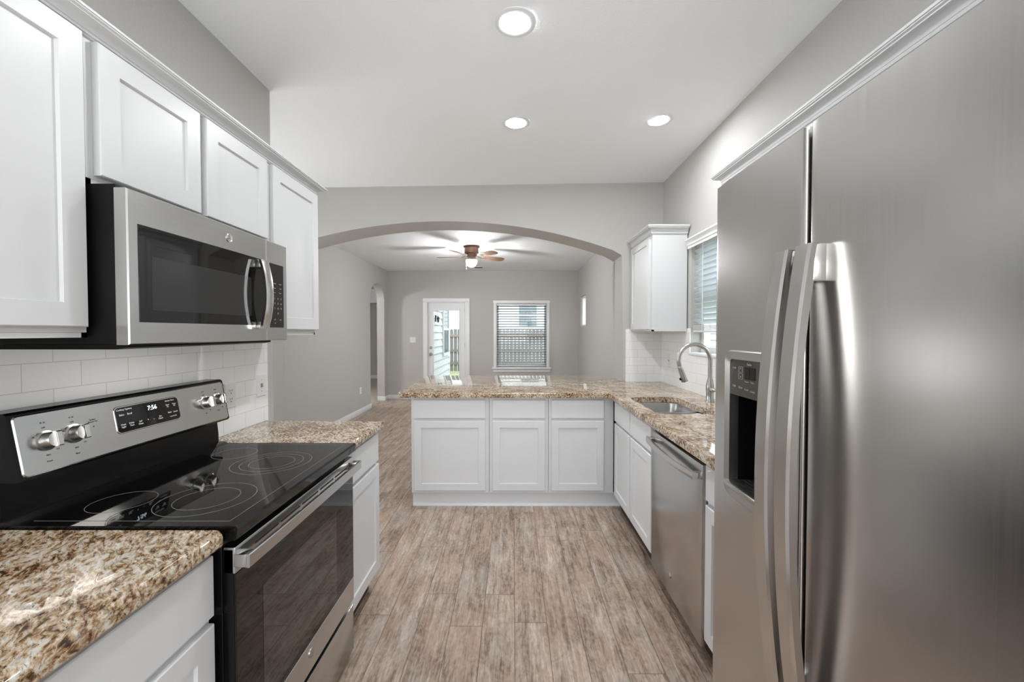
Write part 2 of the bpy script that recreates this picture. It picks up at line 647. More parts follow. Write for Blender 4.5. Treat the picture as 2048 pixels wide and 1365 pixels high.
# living room walls
hy0, hy1, hs, hr = 7.553, 8.385, 2.035, 0.285
poly = [(1.9, 0), (hy0, 0)]
for i in range(25):
    a = PI - PI * i / 24
    poly.append(((hy0 + hy1) / 2 + (hy1 - hy0) / 2 * math.cos(a), hs + hr * math.sin(a)))
poly += [(hy1, 0), (YB + 0.15, 0), (YB + 0.15, 2.95), (1.9, 2.95)]
struct('wall_living_left', MB().prism(poly, 'x', XLL - 0.15, XLL), M_wall, 'greige living room wall with narrow arched opening to the hall')
struct('wall_dining', MB().box(-2.6, XL - 0.15, 1.9, 2.05, 0, 2.95), M_wall, 'greige wall closing the dining area behind the range wall')
mb = MB()
DO = (-1.782, -0.982, 0, 2.01)     # door opening x0 x1 z0 z1
WO = (-0.345, 0.70, 0.665, 2.0)    # window opening
mb.box(-2.75, DO[0], YB, YB + 0.15, 0, 2.95).box(DO[0], DO[1], YB, YB + 0.15, DO[3], 2.95).box(DO[1], WO[0], YB, YB + 0.15, 0, 2.95)
mb.box(WO[0], WO[1], YB, YB + 0.15, 0, WO[2]).box(WO[0], WO[1], YB, YB + 0.15, WO[3], 2.95).box(WO[1], 1.5, YB, YB + 0.15, 0, 2.95)
struct('wall_back', mb, M_wall, 'greige living room end wall holding the glass door and the blind covered window')
mb = MB()
SW = (7.66, 8.23, 1.508, 2.09)
mb.box(XLR, XLR + 0.15, YA1, SW[0], 0, 2.95).box(XLR, XLR + 0.15, SW[1], YB, 0, 2.95)
mb.box(XLR, XLR + 0.15, SW[0], SW[1], 0, SW[2]).box(XLR, XLR + 0.15, SW[0], SW[1], SW[3], 2.95)
struct('wall_living_right', mb, M_wall, 'greige living room side wall pierced by the small high window')
mb = MB()
mb.box(XL - 0.15, -1.25, YREAR - 0.15, YREAR, 0, 2.95).box(1.25, 1.6, YREAR - 0.15, YREAR, 0, 2.95)
mb.box(-1.25, 1.25, YREAR - 0.15, YREAR, 0, 0.85).box(-1.25, 1.25, YREAR - 0.15, YREAR, 2.35, 2.95)  # opening added to bring in light from behind the viewer
struct('wall_rear', mb, M_wall, 'greige wall behind the viewer with a wide opening added for the rear fill light')
# hall room seen by the narrow arch
mb = MB().box(-6.2, XLL - 0.15, 12.4, 12.55, 0, 2.7).box(-6.2, -6.05, 5.4, 12.4, 0, 2.7).box(-6.2, XLL - 0.15, 5.25, 5.4, 0, 2.7).box(XLL - 0.15, XLL, YB + 0.15, 12.55, 0, 2.7)
struct('wall_hall', mb, M_wall, 'greige far wall of the side room seen through the narrow arched opening')
struct('floor_hall', MB().box(-6.2, XLL - 0.15, 5.25, 12.55, -0.1, 0.0), M_carpet, 'beige carpet floor of the side room beyond the narrow arched opening', 'floor')
mb = MB().box(-6.2, XLL - 0.15, 5.25, 12.55, 2.62, 2.8).box(-6.05, XLL - 0.16, 11.9, 12.4, 2.235, 2.62)
struct('ceiling_hall', mb, M_ceil, 'white ceiling and soffit of the side room beyond the narrow arched opening', 'ceiling')


def board(mb, x0, x1, y0, y1, h=0.088):
    return mb.box(x0, x1, y0, y1, 0, h, 0.004)


mb = MB()
board(mb, XLL, XLL + 0.014, YA1, hy0)
board(mb, XLL - 0.15, XLL + 0.014, hy0, hy0 + 0.014)
struct('baseboard_left', mb, M_trim, 'white baseboard along the living room wall up to the narrow arch', 'baseboard')
mb = MB()
board(mb, XLL - 0.15, XLL + 0.014, hy1 - 0.014, hy1)
board(mb, XLL, XLL + 0.014, hy1, YB - 0.014)
board(mb, XLL, -1.862, YB - 0.014, YB)
board(mb, -0.9, XLR, YB - 0.014, YB)
struct('baseboard_back', mb, M_trim, 'white baseboard of the living room end wall from the narrow arch on', 'baseboard')
struct('baseboard_hall', board(MB(), -6.05, XLL - 0.15, 12.386, 12.4, 0.1), M_trim, 'white baseboard of the side room wall behind the narrow arch', 'baseboard')

# backsplash
struct('trim_1', MB().box(XL, XL + 0.008, -0.6, 2.24, 0.86, 1.40, 0.0), M_tileL, 'white subway tile backsplash behind the range', 'backsplash')
mb = MB().box(XR - 0.008, XR, 1.2, KW[0], 0.90, 1.42).box(XR - 0.008, XR, KW[0], KW[1], 0.90, KW[2] - 0.02).box(XR - 0.008, XR, KW[1], YA0, 0.90, 1.42)
struct('trim_2', mb, M_tileL, 'white subway tile backsplash under the sink window', 'backsplash')
struct('trim_3', MB().box(1.08, XR - 0.008, YA0 - 0.008, YA0, 0.90, 1.42), M_tileX, 'white subway tile on the short wall beneath the corner cabinet', 'backsplash')

# ------------------------------------------------------------------ cabinets
FACES = {'+x': (Vector((0, 1, 0)), Vector((1, 0, 0))), '-x': (Vector((0, -1, 0)), Vector((-1, 0, 0))), '-y': (Vector((1, 0, 0)), Vector((0, -1, 0)))}
VZ = Vector((0, 0, 1))


def shaker(face, a0, a1, z0, z1, plane, t=0.019, stile=0.056):
    """framed door; a0..a1 along the run, plane = coordinate of its front"""
    u, w = FACES[face]
    wd, ht = a1 - a0, z1 - z0
    if face == '+x':
        o = Vector((plane - t, a0, z0))
    elif face == '-x':
        o = Vector((plane + t, a1, z0))
    else:
        o = Vector((a0, plane + t, z0))
    mb = MB()
    mb.rings_panel(o, u, VZ, w, wd, ht, [(0, 0), (0, t - 0.0025), (0.0025, t), (stile, t), (stile + 0.002, t - 0.0085)])
    return mb


def slab(face, a0, a1, z0, z1, plane, t=0.019):
    u, w = FACES[face]
    o = {'+x': Vector((plane - t, a0, z0)), '-x': Vector((plane + t, a1, z0)), '-y': Vector((a0, plane + t, z0))}[face]
    return MB().rings_panel(o, u, VZ, w, a1 - a0, z1 - z0, [(0, 0), (0, t - 0.003), (0.003, t)])


def crown_sweep(path, prof):
    """path: plan points; prof: (outward, z) with outward to the right of travel"""
    rings = []
    P = [Vector((p[0], p[1], 0)) for p in path]
    for i, p in enumerate(P):
        ns = []
        if i > 0:
            d = (P[i] - P[i - 1]).normalized()
            ns.append(Vector((d.y, -d.x, 0)))
        if i < len(P) - 1:
            d = (P[i + 1] - P[i]).normalized()
            ns.append(Vector((d.y, -d.x, 0)))
        if len(ns) == 2:
            m = (ns[0] + ns[1]).normalized()
            m = m / max(0.2, m.dot(ns[0]))
        else:
            m = ns[0]
        rings.append([tuple(p + m * o + VZ * z) for o, z in prof])
    return MB().loft(rings)


def crown_prof(z0, z1, out):
    h = z1 - z0
    pts = [(0, z0), (0.005, z0), (0.007, z0 + 0.10 * h), (0.011, z0 + 0.10 * h), (0.013, z0 + 0.20 * h), (0.011, z0 + 0.28 * h)]
    for k in range(6):
        a = k / 5
        pts.append((0.013 + (out - 0.026) * (1 - math.cos(a * PI / 2)), z0 + h * (0.30 + 0.36 * math.sin(a * PI / 2))))
    pts += [(out - 0.009, z0 + 0.66 * h), (out - 0.009, z0 + 0.73 * h), (out - 0.003, z0 + 0.78 * h), (out - 0.003, z0 + 0.84 * h), (out, z0 + 0.86 * h), (out, z1), (0, z1)]
    return pts


def upper(label, y0, y1, z0, z1, doors, face, xback, xframe, plane, group=None):
    t = thing('upper_cabinet', label, 'cabinet', ((xback + xframe) / 2, (y0 + y1) / 2, z0), group)
    mb = MB()
    xa, xb = min(xback, xframe), max(xback, xframe)
    # sides, top, recessed bottom, and face frame
    mb.box(xa, xb, y0, y1, z0 + 0.012, z1, 0.0015, 1)
    mb.box(*( (xb - 0.019, xb) if face == '+x' else (xa, xa + 0.019)), y0, y1, z0, z0 + 0.012)
    mb.box(xa, xb, y0, y0 + 0.014, z0, z0 + 0.012).box(xa, xb, y1 - 0.014, y1, z0, z0 + 0.012)
    mb.build('body', M_cab, t)
    for a, b, c, d in doors:
        shaker(face, a, b, c, d, plane).build('door', M_cab, t)
    return t


DZ = 2.118
upper('tall white upper cabinet nearest the viewer before the microwave', 0.12, 1.030, 1.376, 2.15,
      [(0.135, 0.570, 1.402, DZ), (0.578, 1.017, 1.402, DZ)], '+x', XL + 0.001, -1.0595, -1.040)
upper('short white two-door cabinet mounted directly above the microwave', 1.033, 1.785, 1.762, 2.15,
      [(1.054, 1.394, 1.785, DZ), (1.421, 1.769, 1.785, DZ)], '+x', XL + 0.001, -1.0595, -1.040)
upper('narrow white upper cabinet over the small counter beyond the range', 1.788, 2.218, 1.376, 2.15,
      [(1.814, 2.225, 1.402, DZ)], '+x', XL + 0.001, -1.0595, -1.040)
cr = crown_sweep([(-1.0595, 0.12), (-1.0595, 2.218), (XL + 0.002, 2.218)], crown_prof(2.121, 2.163, 0.052))
tag(cr.build('crown_molding', M_cab), 'long white crown molding topping the upper cabinets over the range', 'molding')

t = upper('white corner wall cabinet between the wide arch and the sink window', 3.400, YA0 - 0.003, 1.397, 2.190,
          [(3.432, 3.955, 1.412, 2.172)], '-x', XR - 0.010, 1.136, 1.1165)
crown_sweep([(XR - 0.010, 3.400), (1.136, 3.400), (1.136, YA0 - 0.003)][::-1], crown_prof(2.186, 2.256, 0.05)).build('crown', M_cab, t)
upper('white wall cabinet hung past the refrigerator beside the sink window', 1.262, 2.250, 1.397, 2.190,
      [(1.275, 1.750, 1.412, 2.172), (1.760, 2.235, 1.412, 2.172)], '-x', XR - 0.010, 1.136, 1.1165)
upper('white shallow cabinet hung above the refrigerator', 0.20, 1.258, 1.86, 2.190,
      [(0.215, 0.722, 1.872, 2.172), (0.732, 1.245, 1.872, 2.172)], '-x', XR - 0.010, 1.136, 1.1165)
cr = crown_sweep([(1.136, 0.20), (1.136, 2.250), (XR - 0.010, 2.250)][::-1][::-1], [(-o, z) for o, z in crown_prof(2.178, 2.24, 0.05)])
tag(cr.build('crown_molding', M_cab), 'white crown molding running along the wall above the refrigerator', 'molding')


def base_cab(label, face, a0, a1, back, frame, plane, drawers, doors, toe=None, group=None, open_top=False):
    lo, hi = min(back, frame), max(back, frame)
    mid = (a0 + a1) / 2
    loc = ((lo + hi) / 2, mid, 0) if face != '-y' else (mid, (lo + hi) / 2, 0)
    t = thing('base_cabinet', label, 'cabinet', loc, group)
    mb = MB()
    if open_top:
        mb.box(lo, lo + 0.019, a0, a1, 0.108, 0.872).box(hi - 0.012, hi, a0, a1, 0.108, 0.872).box(lo + 0.019, hi - 0.012, a0, a0 + 0.016, 0.108, 0.872)
        mb.box(lo + 0.019, hi - 0.012, a1 - 0.016, a1, 0.108, 0.872).box(lo + 0.019, hi - 0.012, a0 + 0.016, a1 - 0.016, 0.108, 0.124)
    elif face == '-y':
        mb.box(a0, a1, lo, hi, 0.108, 0.872, 0.0015, 1)
    else:
        mb.box(lo, hi, a0, a1, 0.108, 0.872, 0.0015, 1)
    mb.build('body', M_cab, t)
    for a, b in drawers:
        slab(face, a, b, 0.708, 0.854, plane).build('drawer', M_cab, t)
    for a, b in doors:
        shaker(face, a, b, 0.132, 0.689, plane).build('door', M_cab, t)
    if toe:
        mb = MB()
        if face == '+x':
            mb.box(lo, hi - 0.045, a0, a1, 0.0, 0.108)
        elif face == '-x':
            mb.box(lo + 0.045, hi, a0, a1, 0.0, 0.108)
        else:
            mb.box(a0, a1, lo + 0.04, hi, 0.0, 0.108)
        mb.build('toe_kick', toe, t, label='dark brown toe kick' if toe is M_toe else None)
    return t


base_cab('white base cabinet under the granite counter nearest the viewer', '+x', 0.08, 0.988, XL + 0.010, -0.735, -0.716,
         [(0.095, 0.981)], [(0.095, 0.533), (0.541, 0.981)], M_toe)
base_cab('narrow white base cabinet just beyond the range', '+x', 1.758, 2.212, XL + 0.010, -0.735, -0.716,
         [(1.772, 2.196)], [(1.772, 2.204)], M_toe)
yk = 3.281
base_cab('widest white peninsula cabinet, at its open end', '-y', -0.807, -0.190, 3.95, yk, 3.262, [(-0.783, -0.218)], [(-0.783, -0.218)], M_cab)
base_cab('narrow white peninsula cabinet in the middle of the three', '-y', -0.188, 0.279, 3.95, yk, 3.262, [(-0.161, 0.255)], [(-0.161, 0.255)], M_cab)
base_cab('narrow white peninsula cabinet beside the inner corner', '-y', 0.281, 0.798, 3.95, yk, 3.262, [(0.304, 0.720)], [(0.304, 0.720)], M_cab)
mb = MB().box(-0.7995, 0.86, 3.306, 3.320, 0.0, 0.1075).prism([(3.288, 0), (3.305, 0), (3.305, 0.022), (3.300, 0.022), (3.291, 0.012)], 'x', -0.800, 0.86)
tag(mb.build('toe_kick_board', M_cab), 'white toe kick board with shoe molding along the foot of the peninsula', 'toe kick')
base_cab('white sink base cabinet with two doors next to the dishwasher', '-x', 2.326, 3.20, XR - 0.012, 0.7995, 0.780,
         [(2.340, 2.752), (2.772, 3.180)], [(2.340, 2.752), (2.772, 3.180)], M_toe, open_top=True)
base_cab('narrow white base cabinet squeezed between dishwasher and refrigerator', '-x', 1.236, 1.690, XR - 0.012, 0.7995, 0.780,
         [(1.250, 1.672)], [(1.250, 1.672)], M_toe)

# ------------------------------------------------------------------ countertops


def counter(poly, z0, z1, hole=None, soft=()):
    bm = bmesh.new()

    def ring(pts, z):
        return [bm.verts.new((a, b, z)) for a, b in pts]
    tp, bt = ring(poly, z1), ring(poly, z0)
    n = len(poly)
    for i in range(n):
        bm.faces.new((bt[i], bt[(i + 1) % n], tp[(i + 1) % n], tp[i]))
    if hole:
        ht, hb = ring(hole, z1), ring(hole, z0)
        m = len(hole)
        for i in range(m):
            bm.faces.new((ht[i], ht[(i + 1) % m], hb[(i + 1) % m], hb[i]))
        for o, h in ((tp, ht), (bt, hb)):
            ed = [bm.edges.get((o[i], o[(i + 1) % n])) for i in range(n)] + [bm.edges.get((h[i], h[(i + 1) % m])) for i in range(m)]
            bmesh.ops.triangle_fill(bm, edges=ed, use_beauty=True)
    else:
        bm.faces.new(tp)
        bm.faces.new(bt[::-1])
    bmesh.ops.recalc_face_normals(bm, faces=bm.faces)
    ed = []
    for i in soft:
        for r in (tp, bt):
            e = bm.edges.get((r[i], r[(i + 1) % n]))
            if e:
                ed.append(e)
    bmesh.ops.bevel(bm, geom=ed, offset=0.011, segments=4, profile=0.5, affect='EDGES', clamp_overlap=True)
    return MB().frombm(bm)


def rrect(x0, x1, y0, y1, r, n=6, ccw=True):
    pts = []
    for cx_, cy_, a0 in ((x1 - r, y1 - r, 0), (x0 + r, y1 - r, 90), (x0 + r, y0 + r, 180), (x1 - r, y0 + r, 270)):
        for k in range(n + 1):
            a = R(a0 + 90 * k / n)
            pts.append((cx_ + r * math.cos(a), cy_ + r * math.sin(a)))
    return pts if ccw else pts[::-1]


ZC0, ZC1 = 0.875, 0.914
tag(counter([(XL + 0.009, 0.06), (-0.69, 0.06), (-0.69, 0.975), (-0.707, 0.992), (XL + 0.009, 0.992)], ZC0, ZC1, soft=(1, 2, 3)).build('countertop', M_granite),
    'granite countertop slab nearest the viewer before the range', 'countertop')
tag(counter([(XL + 0.009, 1.755), (-0.69, 1.755), (-0.69, 2.205), (XL + 0.009, 2.232)], ZC0, ZC1, soft=(1, 2)).build('countertop', M_granite),
    'small granite countertop slab just beyond the range', 'countertop')
SK = (0.845, 1.195, 2.40, 3.03)
cl = []
for k in range(7):
    a = R(270 - 90 * k / 6)
    cl.append((-0.857 + 0.05 * math.cos(a), 3.285 + 0.05 * math.sin(a)))
poly = cl + [(-0.925, 4.55), (1.05, 4.55), (1.05, YA0 - 0.010), (XR - 0.009, YA0 - 0.010), (XR - 0.009, 1.222), (0.75, 1.222), (0.75, 3.215), (0.73, 3.235)]
tag(counter(poly, ZC0, ZC1, hole=rrect(*SK, 0.075), soft=(0, 1, 2, 3, 4, 5, 6, 7, 12, 13, 14)).build('countertop', M_granite),
    'large L-shaped granite countertop over the peninsula and the sink run', 'countertop')
struct('wall_peninsula', MB().box(-0.80, 1.05, YA0, 4.12, 0, ZC0 - 0.001), M_wall, 'greige knee wall carrying the peninsula counter under the wide arch')

# ------------------------------------------------------------------ range
RY0, RY1 = 1.000, 1.750
t = thing('range', 'stainless steel electric range with black glass cooktop', 'stove', (-1.0, 1.375, 0))
mb = MB().box(-1.300, -0.712, RY0 + 0.002, RY1 - 0.002, 0.03, 0.881, 0.003)
for a in (RY0 + 0.04, RY1 - 0.06):
    mb.box(-0.80, -0.76, a, a + 0.03, 0, 0.03).box(-1.26, -1.22, a, a + 0.03, 0, 0.03)
mb.build('body', M_black, t, label='black enamel side body')
# cooktop
mb = MB()
mb.prism([(-1.300, 0.882), (-0.676, 0.882), (-0.672, 0.885), (-0.669, 0.912), (-0.673, 0.918), (-1.215, 0.918), (-1.230, 0.925), (-1.262, 0.925), (-1.300, 0.925)], 'y', RY0 - 0.004, RY1 + 0.004)
ct = mb.build('cooktop', M_glassblk, t, label='black glass cooktop')


def flat_ring(c, r, w=0.0008, n=72, z=0.9184):
    mb = MB()
    v, f = [], []
    for k in range(n):
        a = 2 * PI * k / n
        for rr in (r - w, r + w):
            for zz in (0.9177, z):
                v.append((c[0] + rr * math.cos(a), c[1] + rr * math.sin(a), zz))
    for k in range(n):
        a, b = 4 * k, 4 * ((k + 1) % n)
        f += [(a + 1, b + 1, b + 3, a + 3), (a, a + 1, b + 1, b), (a + 2, b + 2, b + 3, a + 3), (a, b, b + 2, a + 2)]
    return mb.add(v, f)


for c, rs in (((-1.085, 1.142), (0.075,)), ((-0.866, 1.165), (0.079, 0.120)), ((-1.080, 1.600), (0.075,)), ((-0.872, 1.492), (0.073, 0.101, 0.129))):
    mb = MB()
    for r in rs:
        q = flat_ring(c, r)
        mb.add(q.v, q.f)
    mb.build('burner_ring', M_ring, ct)
# printed border of the glass
mb = MB()
for a, b, c, d in ((-1.195, -0.705, RY0 + 0.022, RY0 + 0.0235), (-1.195, -0.705, RY1 - 0.0235, RY1 - 0.022), (-0.7065, -0.705, RY0 + 0.022, RY1 - 0.022)):
    mb.box(a, b, c, d, 0.9177, 0.9184)
mb.build('glass_border_line', M_ring, ct)
# back guard
mb = MB()
mb.prism([(-1.325, 0.86), (-1.250, 0.86), (-1.250, 0.958), (-1.256, 1.02), (-1.208, 1.020), (-1.203, 1.027), (-1.232, 1.184), (-1.240, 1.190), (-1.300, 1.190), (-1.325, 1.180)], 'y', RY0, RY1)
bg_ = mb.build('backguard', M_black, t, label='black enamel backguard')
pn = Vector((-1.2055, 0, 1.0275))
pv = (Vector((-1.2345, 0, 1.1840)) - pn)
ph = pv.length
pv.normalize()
pu = Vector((0, 1, 0))
pw = pu.cross(pv)        # out of the panel


def onp(y, h, d=0.0):
    return Vector((pn.x, y, pn.z)) + pv * h + pw * d


mb = MB()


def rr_on_panel(y0, y1, h0, h1, r, d0, d1, n=5, inset=0.0):
    pts = rrect(y0, y1, h0, h1, r, n)
    rings = [[tuple(onp(a, b, d0)) for a, b in pts]]
    if inset:
        rings.append([tuple(onp(a, b, d1 - inset)) for a, b in pts])
        pts2 = rrect(y0 + inset, y1 - inset, h0 + inset, h1 - inset, max(0.001, r - inset), n)
        rings.append([tuple(onp(a, b, d1)) for a, b in pts2])
    else:
        rings.append([tuple(onp(a, b, d1)) for a, b in pts])
    return rings


mb.loft(rr_on_panel(RY0 + 0.008, RY1 - 0.006, 0.000, ph - 0.004, 0.012, -0.004, 0.006, inset=0.003))
cp = mb.build('control_panel', M_steel, t, label='stainless control panel')
dy0, dy1, dh0, dh1 = 1.262, 1.500, 0.050, 0.128
mb = MB().loft(rr_on_panel(dy0 - 0.004, dy1 + 0.004, dh0 - 0.004, dh1 + 0.004, 0.014, 0.004, 0.0075, inset=0.002))
mb.build('display_bezel', M_chrome, cp)
mb = MB().loft(rr_on_panel(dy0, dy1, dh0, dh1, 0.012, 0.005, 0.0085, inset=0.001))
mb.build('display', M_glassblk, cp)
D = 0.0089


def ptxt(b, s, y, h):
    return (b, s, onp(y, h, D), pu, pv)


texts([ptxt('7:56', 0.021, 1.391, 0.108)], M_digit, 'clock_digits', cp)
lab = [ptxt('Cooking Options', 0.0075, 1.292, 0.120), ptxt('Bake', 0.0085, 1.281, 0.104), ptxt('Broil', 0.0085, 1.308, 0.104),
       ptxt('Oven\nLight', 0.0075, 1.281, 0.070), ptxt('Delay\nTime', 0.0075, 1.309, 0.070), ptxt('Self\nClean', 0.0075, 1.340, 0.068), ptxt('+', 0.010, 1.368, 0.071),
       ptxt('-', 0.012, 1.390, 0.070), ptxt('Set\nClock', 0.0075, 1.416, 0.070), ptxt('Start', 0.0075, 1.456, 0.079), ptxt('Cancel', 0.0065, 1.480, 0.078),
       ptxt('Kitchen Timer', 0.0065, 1.464, 0.120), ptxt('Timer\nOn', 0.0065, 1.452, 0.103), ptxt('Timer\nOff', 0.0065, 1.480, 0.103), ptxt('Control Lock', 0.005, 1.468, 0.064)]
texts(lab, M_wprint, 'button_lettering', cp)
D = 0.0062
lab = []
for y in (1.070, 1.140, 1.626, 1.694):
    lab += [ptxt('OFF', 0.0055, y, 0.114), ptxt('HI', 0.0055, y - 0.026, 0.094), ptxt('LO', 0.0055, y + 0.024, 0.052), ptxt('MED', 0.005, y, 0.042), ptxt('o o', 0.009, y, 0.128)]
lab += [ptxt('Surface\nBurner On', 0.006, 1.195, 0.106), ptxt('•', 0.014, 1.195, 0.088), ptxt('Front', 0.006, 1.070, 0.026), ptxt('Rear', 0.006, 1.140, 0.026)]
texts(lab, M_print, 'dial_markings', cp)
for y, h in ((1.070, 0.080), (1.140, 0.082), (1.626, 0.084), (1.694, 0.085)):
    c = onp(y, h, 0.006)
    k = MB().lathe(c, [(0.026, 0), (0.026, 0.004), (0.0215, 0.006), (0.0205, 0.026), (0.0185, 0.029)], axis=pw, n=36).build('knob', M_nickel, cp)
    q = MB()
    e = []
    for a, b, d in ((-0.0065, -0.019, 0.028), (0.0065, -0.019, 0.028), (0.0065, 0.020, 0.028), (-0.0065, 0.020, 0.028)):
        e.append(c + pu * a + pv * b + pw * d)
    q.loft([[tuple(p) for p in e], [tuple(p + pw * 0.010) for p in e], [tuple(p + pw * 0.012 + (c + pw * 0.028 - p) * 0.12) for p in e]])
    q.build('grip', M_chrome, k)
# oven door
dg = thing  # (kept for readability of what follows)
mb = MB()
mb.box(-0.711, -0.6835, RY0 + 0.002, RY1 - 0.002, 0.251, 0.858, 0.002)
od = mb.build('oven_door', M_black, t, label='oven door of black glass with steel trim')
MB().box(-0.684, -0.6797, RY0 + 0.002, RY1 - 0.002, 0.250, 0.3475, 0.0015, 1).build('bottom_band', M_steel, od)
tr = MB().box(-0.708, -0.6797, RY0 + 0.002, RY1 - 0.002, 0.797, 0.862, 0.002).build('top_rail', M_steel, od)
for k in range(5):
    a = 1.080 + k * 0.1228
    for z_ in (0.8345, 0.8195):
        MB().prism([(p + a, q) for p, q in rrect(0, 0.109, z_ - 0.0028, z_ + 0.0028, 0.0026, 4)], 'x', -0.6805, -0.6792).build('vent_slot', M_dark, tr)
MB().box(-0.684, -0.6797, RY0 + 0.003, RY1 - 0.003, 0.348, 0.7965, 0.001, 1).build('glass_panel', M_glassblk, od, label='black oven door glass')
gp = [c_ for c_ in od.children if c_.name.startswith('glass_panel')][0]
MB().box(-0.6800, -0.6792, RY0 + 0.112, RY1 - 0.170, 0.372, 0.702, 0.0).build('viewing_window', M_ovenwin, gp)
# handle: flat bar between two end blocks
mb = MB()
rings = []
for k in range(25):
    y = RY0 - 0.004 + (RY1 - RY0 - 0.008) * k / 24
    s_ = 1 - ((k - 12) / 12) ** 4
    xf = -0.640 + 0.003 * s_
    rings.append([(xf - 0.009, y, 0.816), (xf - 0.002, y, 0.815), (xf, y, 0.817), (xf, y, 0.847), (xf - 0.002, y, 0.849), (xf - 0.009, y, 0.848)])
mb.loft(rings)
for a in (RY0 - 0.004, RY1 - 0.042):
    mb.box(-0.6796, -0.6465, a, a + 0.030, 0.816, 0.848, 0.002)
mb.build('handle', M_steel, od, label='flat steel oven handle')
MB().lathe((-0.680, 1.373, 0.310), [(0.0145, 0), (0.0145, 0.003), (0.0125, 0.0042)], 'x', 36).build('badge', M_nickel, od)
mb = MB().box(-0.712, -0.6815, RY0 + 0.002, RY1 - 0.002, 0.035, 0.228, 0.003)
mb.build('drawer', M_steel, t, label='stainless storage drawer')

# ------------------------------------------------------------------ microwave
MY0, MY1 = 1.038, 1.767
t = thing('microwave', 'stainless over-the-range microwave with black glass door', 'microwave', (-1.15, 1.40, 1.346))
mb = MB().box(XL + 0.010, -0.992, MY0 + 0.002, MY1 - 0.004, 1.358, 1.7605, 0.002)
mb.prism([(-1.30, 1.3575), (-0.975, 1.3575), (-0.975, 1.350), (-1.0, 1.3455), (-1.30, 1.3455)], 'y', MY0 + 0.006, MY1 - 0.10)
mb.build('body', M_blackmat, t, label='black casing')
ys_ = 1.617


def mx(y):     # softly bowed front
    k = (y - (MY0 + MY1) / 2) / ((MY1 - MY0) / 2)
    return -0.958 - 0.004 * k * k


def bowed(y0, y1, z0, z1, d0, d1, n=14, rim=0.003):
    mb = MB()
    rings = []
    for (ins, d) in ((0, d0), (0, d1 - rim), (rim, d1)):
        ring = []
        for k in range(n + 1):
            y = y0 + ins + (y1 - y0 - 2 * ins) * k / n
            ring.append((mx(y) + d, y, z0 + ins))
        for k in range(n + 1):
            y = y1 - ins - (y1 - y0 - 2 * ins) * k / n
            ring.append((mx(y) + d, y, z1 - ins))
        rings.append(ring)
    return mb.loft(rings)


dr = bowed(MY0, ys_ - 0.0008, 1.357, 1.750, -0.032, 0.0).build('door', M_steel, t, label='stainless microwave door')
bowed(1.066, 1.604, 1.415, 1.667, -0.002, 0.0012, rim=0.0008).build('glass', M_glassblk, dr)
bowed(1.105, 1.52, 1.448, 1.590, 0.0011, 0.0016, rim=0.0002).build('mesh_window', M_mwwin, dr)
cp = bowed(ys_ + 0.0008, MY1, 1.357, 1.750, -0.032, 0.0, 6).build('control_panel', M_steel, t)
bowed(1.640, 1.738, 1.408, 1.664, -0.001, 0.0014, 6, rim=0.0008).build('keypad', M_glassblk, cp)
its = []
for r_ in range(4):
    for c_ in range(3):
        d = '123456789 0 '[r_ * 3 + c_]
        if d.strip():
            its.append((d, 0.011, (mx(1.69) + 0.0016, 1.672 + c_ * 0.022, 1.525 - r_ * 0.020), (0, 1, 0), (0, 0, 1)))
for r_, (a, b) in enumerate((('Popcorn', 'Reheat'), ('Potato', 'Cook'), ('Timer', 'Power'))):
    its.append((a, 0.006, (mx(1.67) + 0.0016, 1.670, 1.585 - r_ * 0.018), (0, 1, 0), (0, 0, 1)))
    its.append((b, 0.006, (mx(1.71) + 0.0016, 1.712, 1.585 - r_ * 0.018), (0, 1, 0), (0, 0, 1)))
its += [('Start', 0.007, (mx(1.71) + 0.0016, 1.712, 1.440), (0, 1, 0), (0, 0, 1)), ('Off', 0.007, (mx(1.67) + 0.0016, 1.670, 1.440), (0, 1, 0), (0, 0, 1)),
        ('+30', 0.007, (mx(1.67) + 0.0016, 1.670, 1.425), (0, 1, 0), (0, 0, 1))]
texts(its, M_gprint, 'keypad_lettering', cp)
# handle
mb = MB()
rings = []
for k in range(17):
    z = 1.402 + 0.258 * k / 16
    s_ = 1 - ((k - 8) / 8) ** 2
    xf = -0.932 + 0.020 * s_
    rings.append([(xf - 0.012, 1.543, z), (xf - 0.002, 1.541, z), (xf + 0.001, 1.548, z), (xf + 0.001, 1.580, z), (xf - 0.002, 1.587, z), (xf - 0.012, 1.585, z)])
mb.loft(rings)
mb.box(-0.960, -0.930, 1.543, 1.585, 1.402, 1.428, 0.002).box(-0.960, -0.930, 1.543, 1.585, 1.630, 1.660, 0.002)
mb.build('handle', M_steelh, dr, label='bowed steel microwave handle')
# round maker's badge
c = (mx(1.405) + 0.0002, 1.405, 1.707)
bd = MB().lathe(c, [(0.0145, 0), (0.0145, 0.0018), (0.0135, 0.0024), (0.0125, 0.0018), (0.0, 0.0016)], 'x', 36, cap1=False).build('badge', M_chrome, dr)
texts([('GE', 0.013, (c[0] + 0.0022, 1.405, 1.707), (0, 1, 0), (0, 0, 1))], M_nickel, 'monogram', bd)
# underside lip light cover
MB().box(-1.11, -1.03, 1.20, 1.60, 1.3445, 1.3456).build('lamp_cover', M_plate, t)
# its cooktop lamp, switched on
area('cooktop_lamp', (-1.07, 1.40, 1.343), (0, R(12), 0), 0.07, 0.36, 0.6, (1.0, 0.96, 0.90))

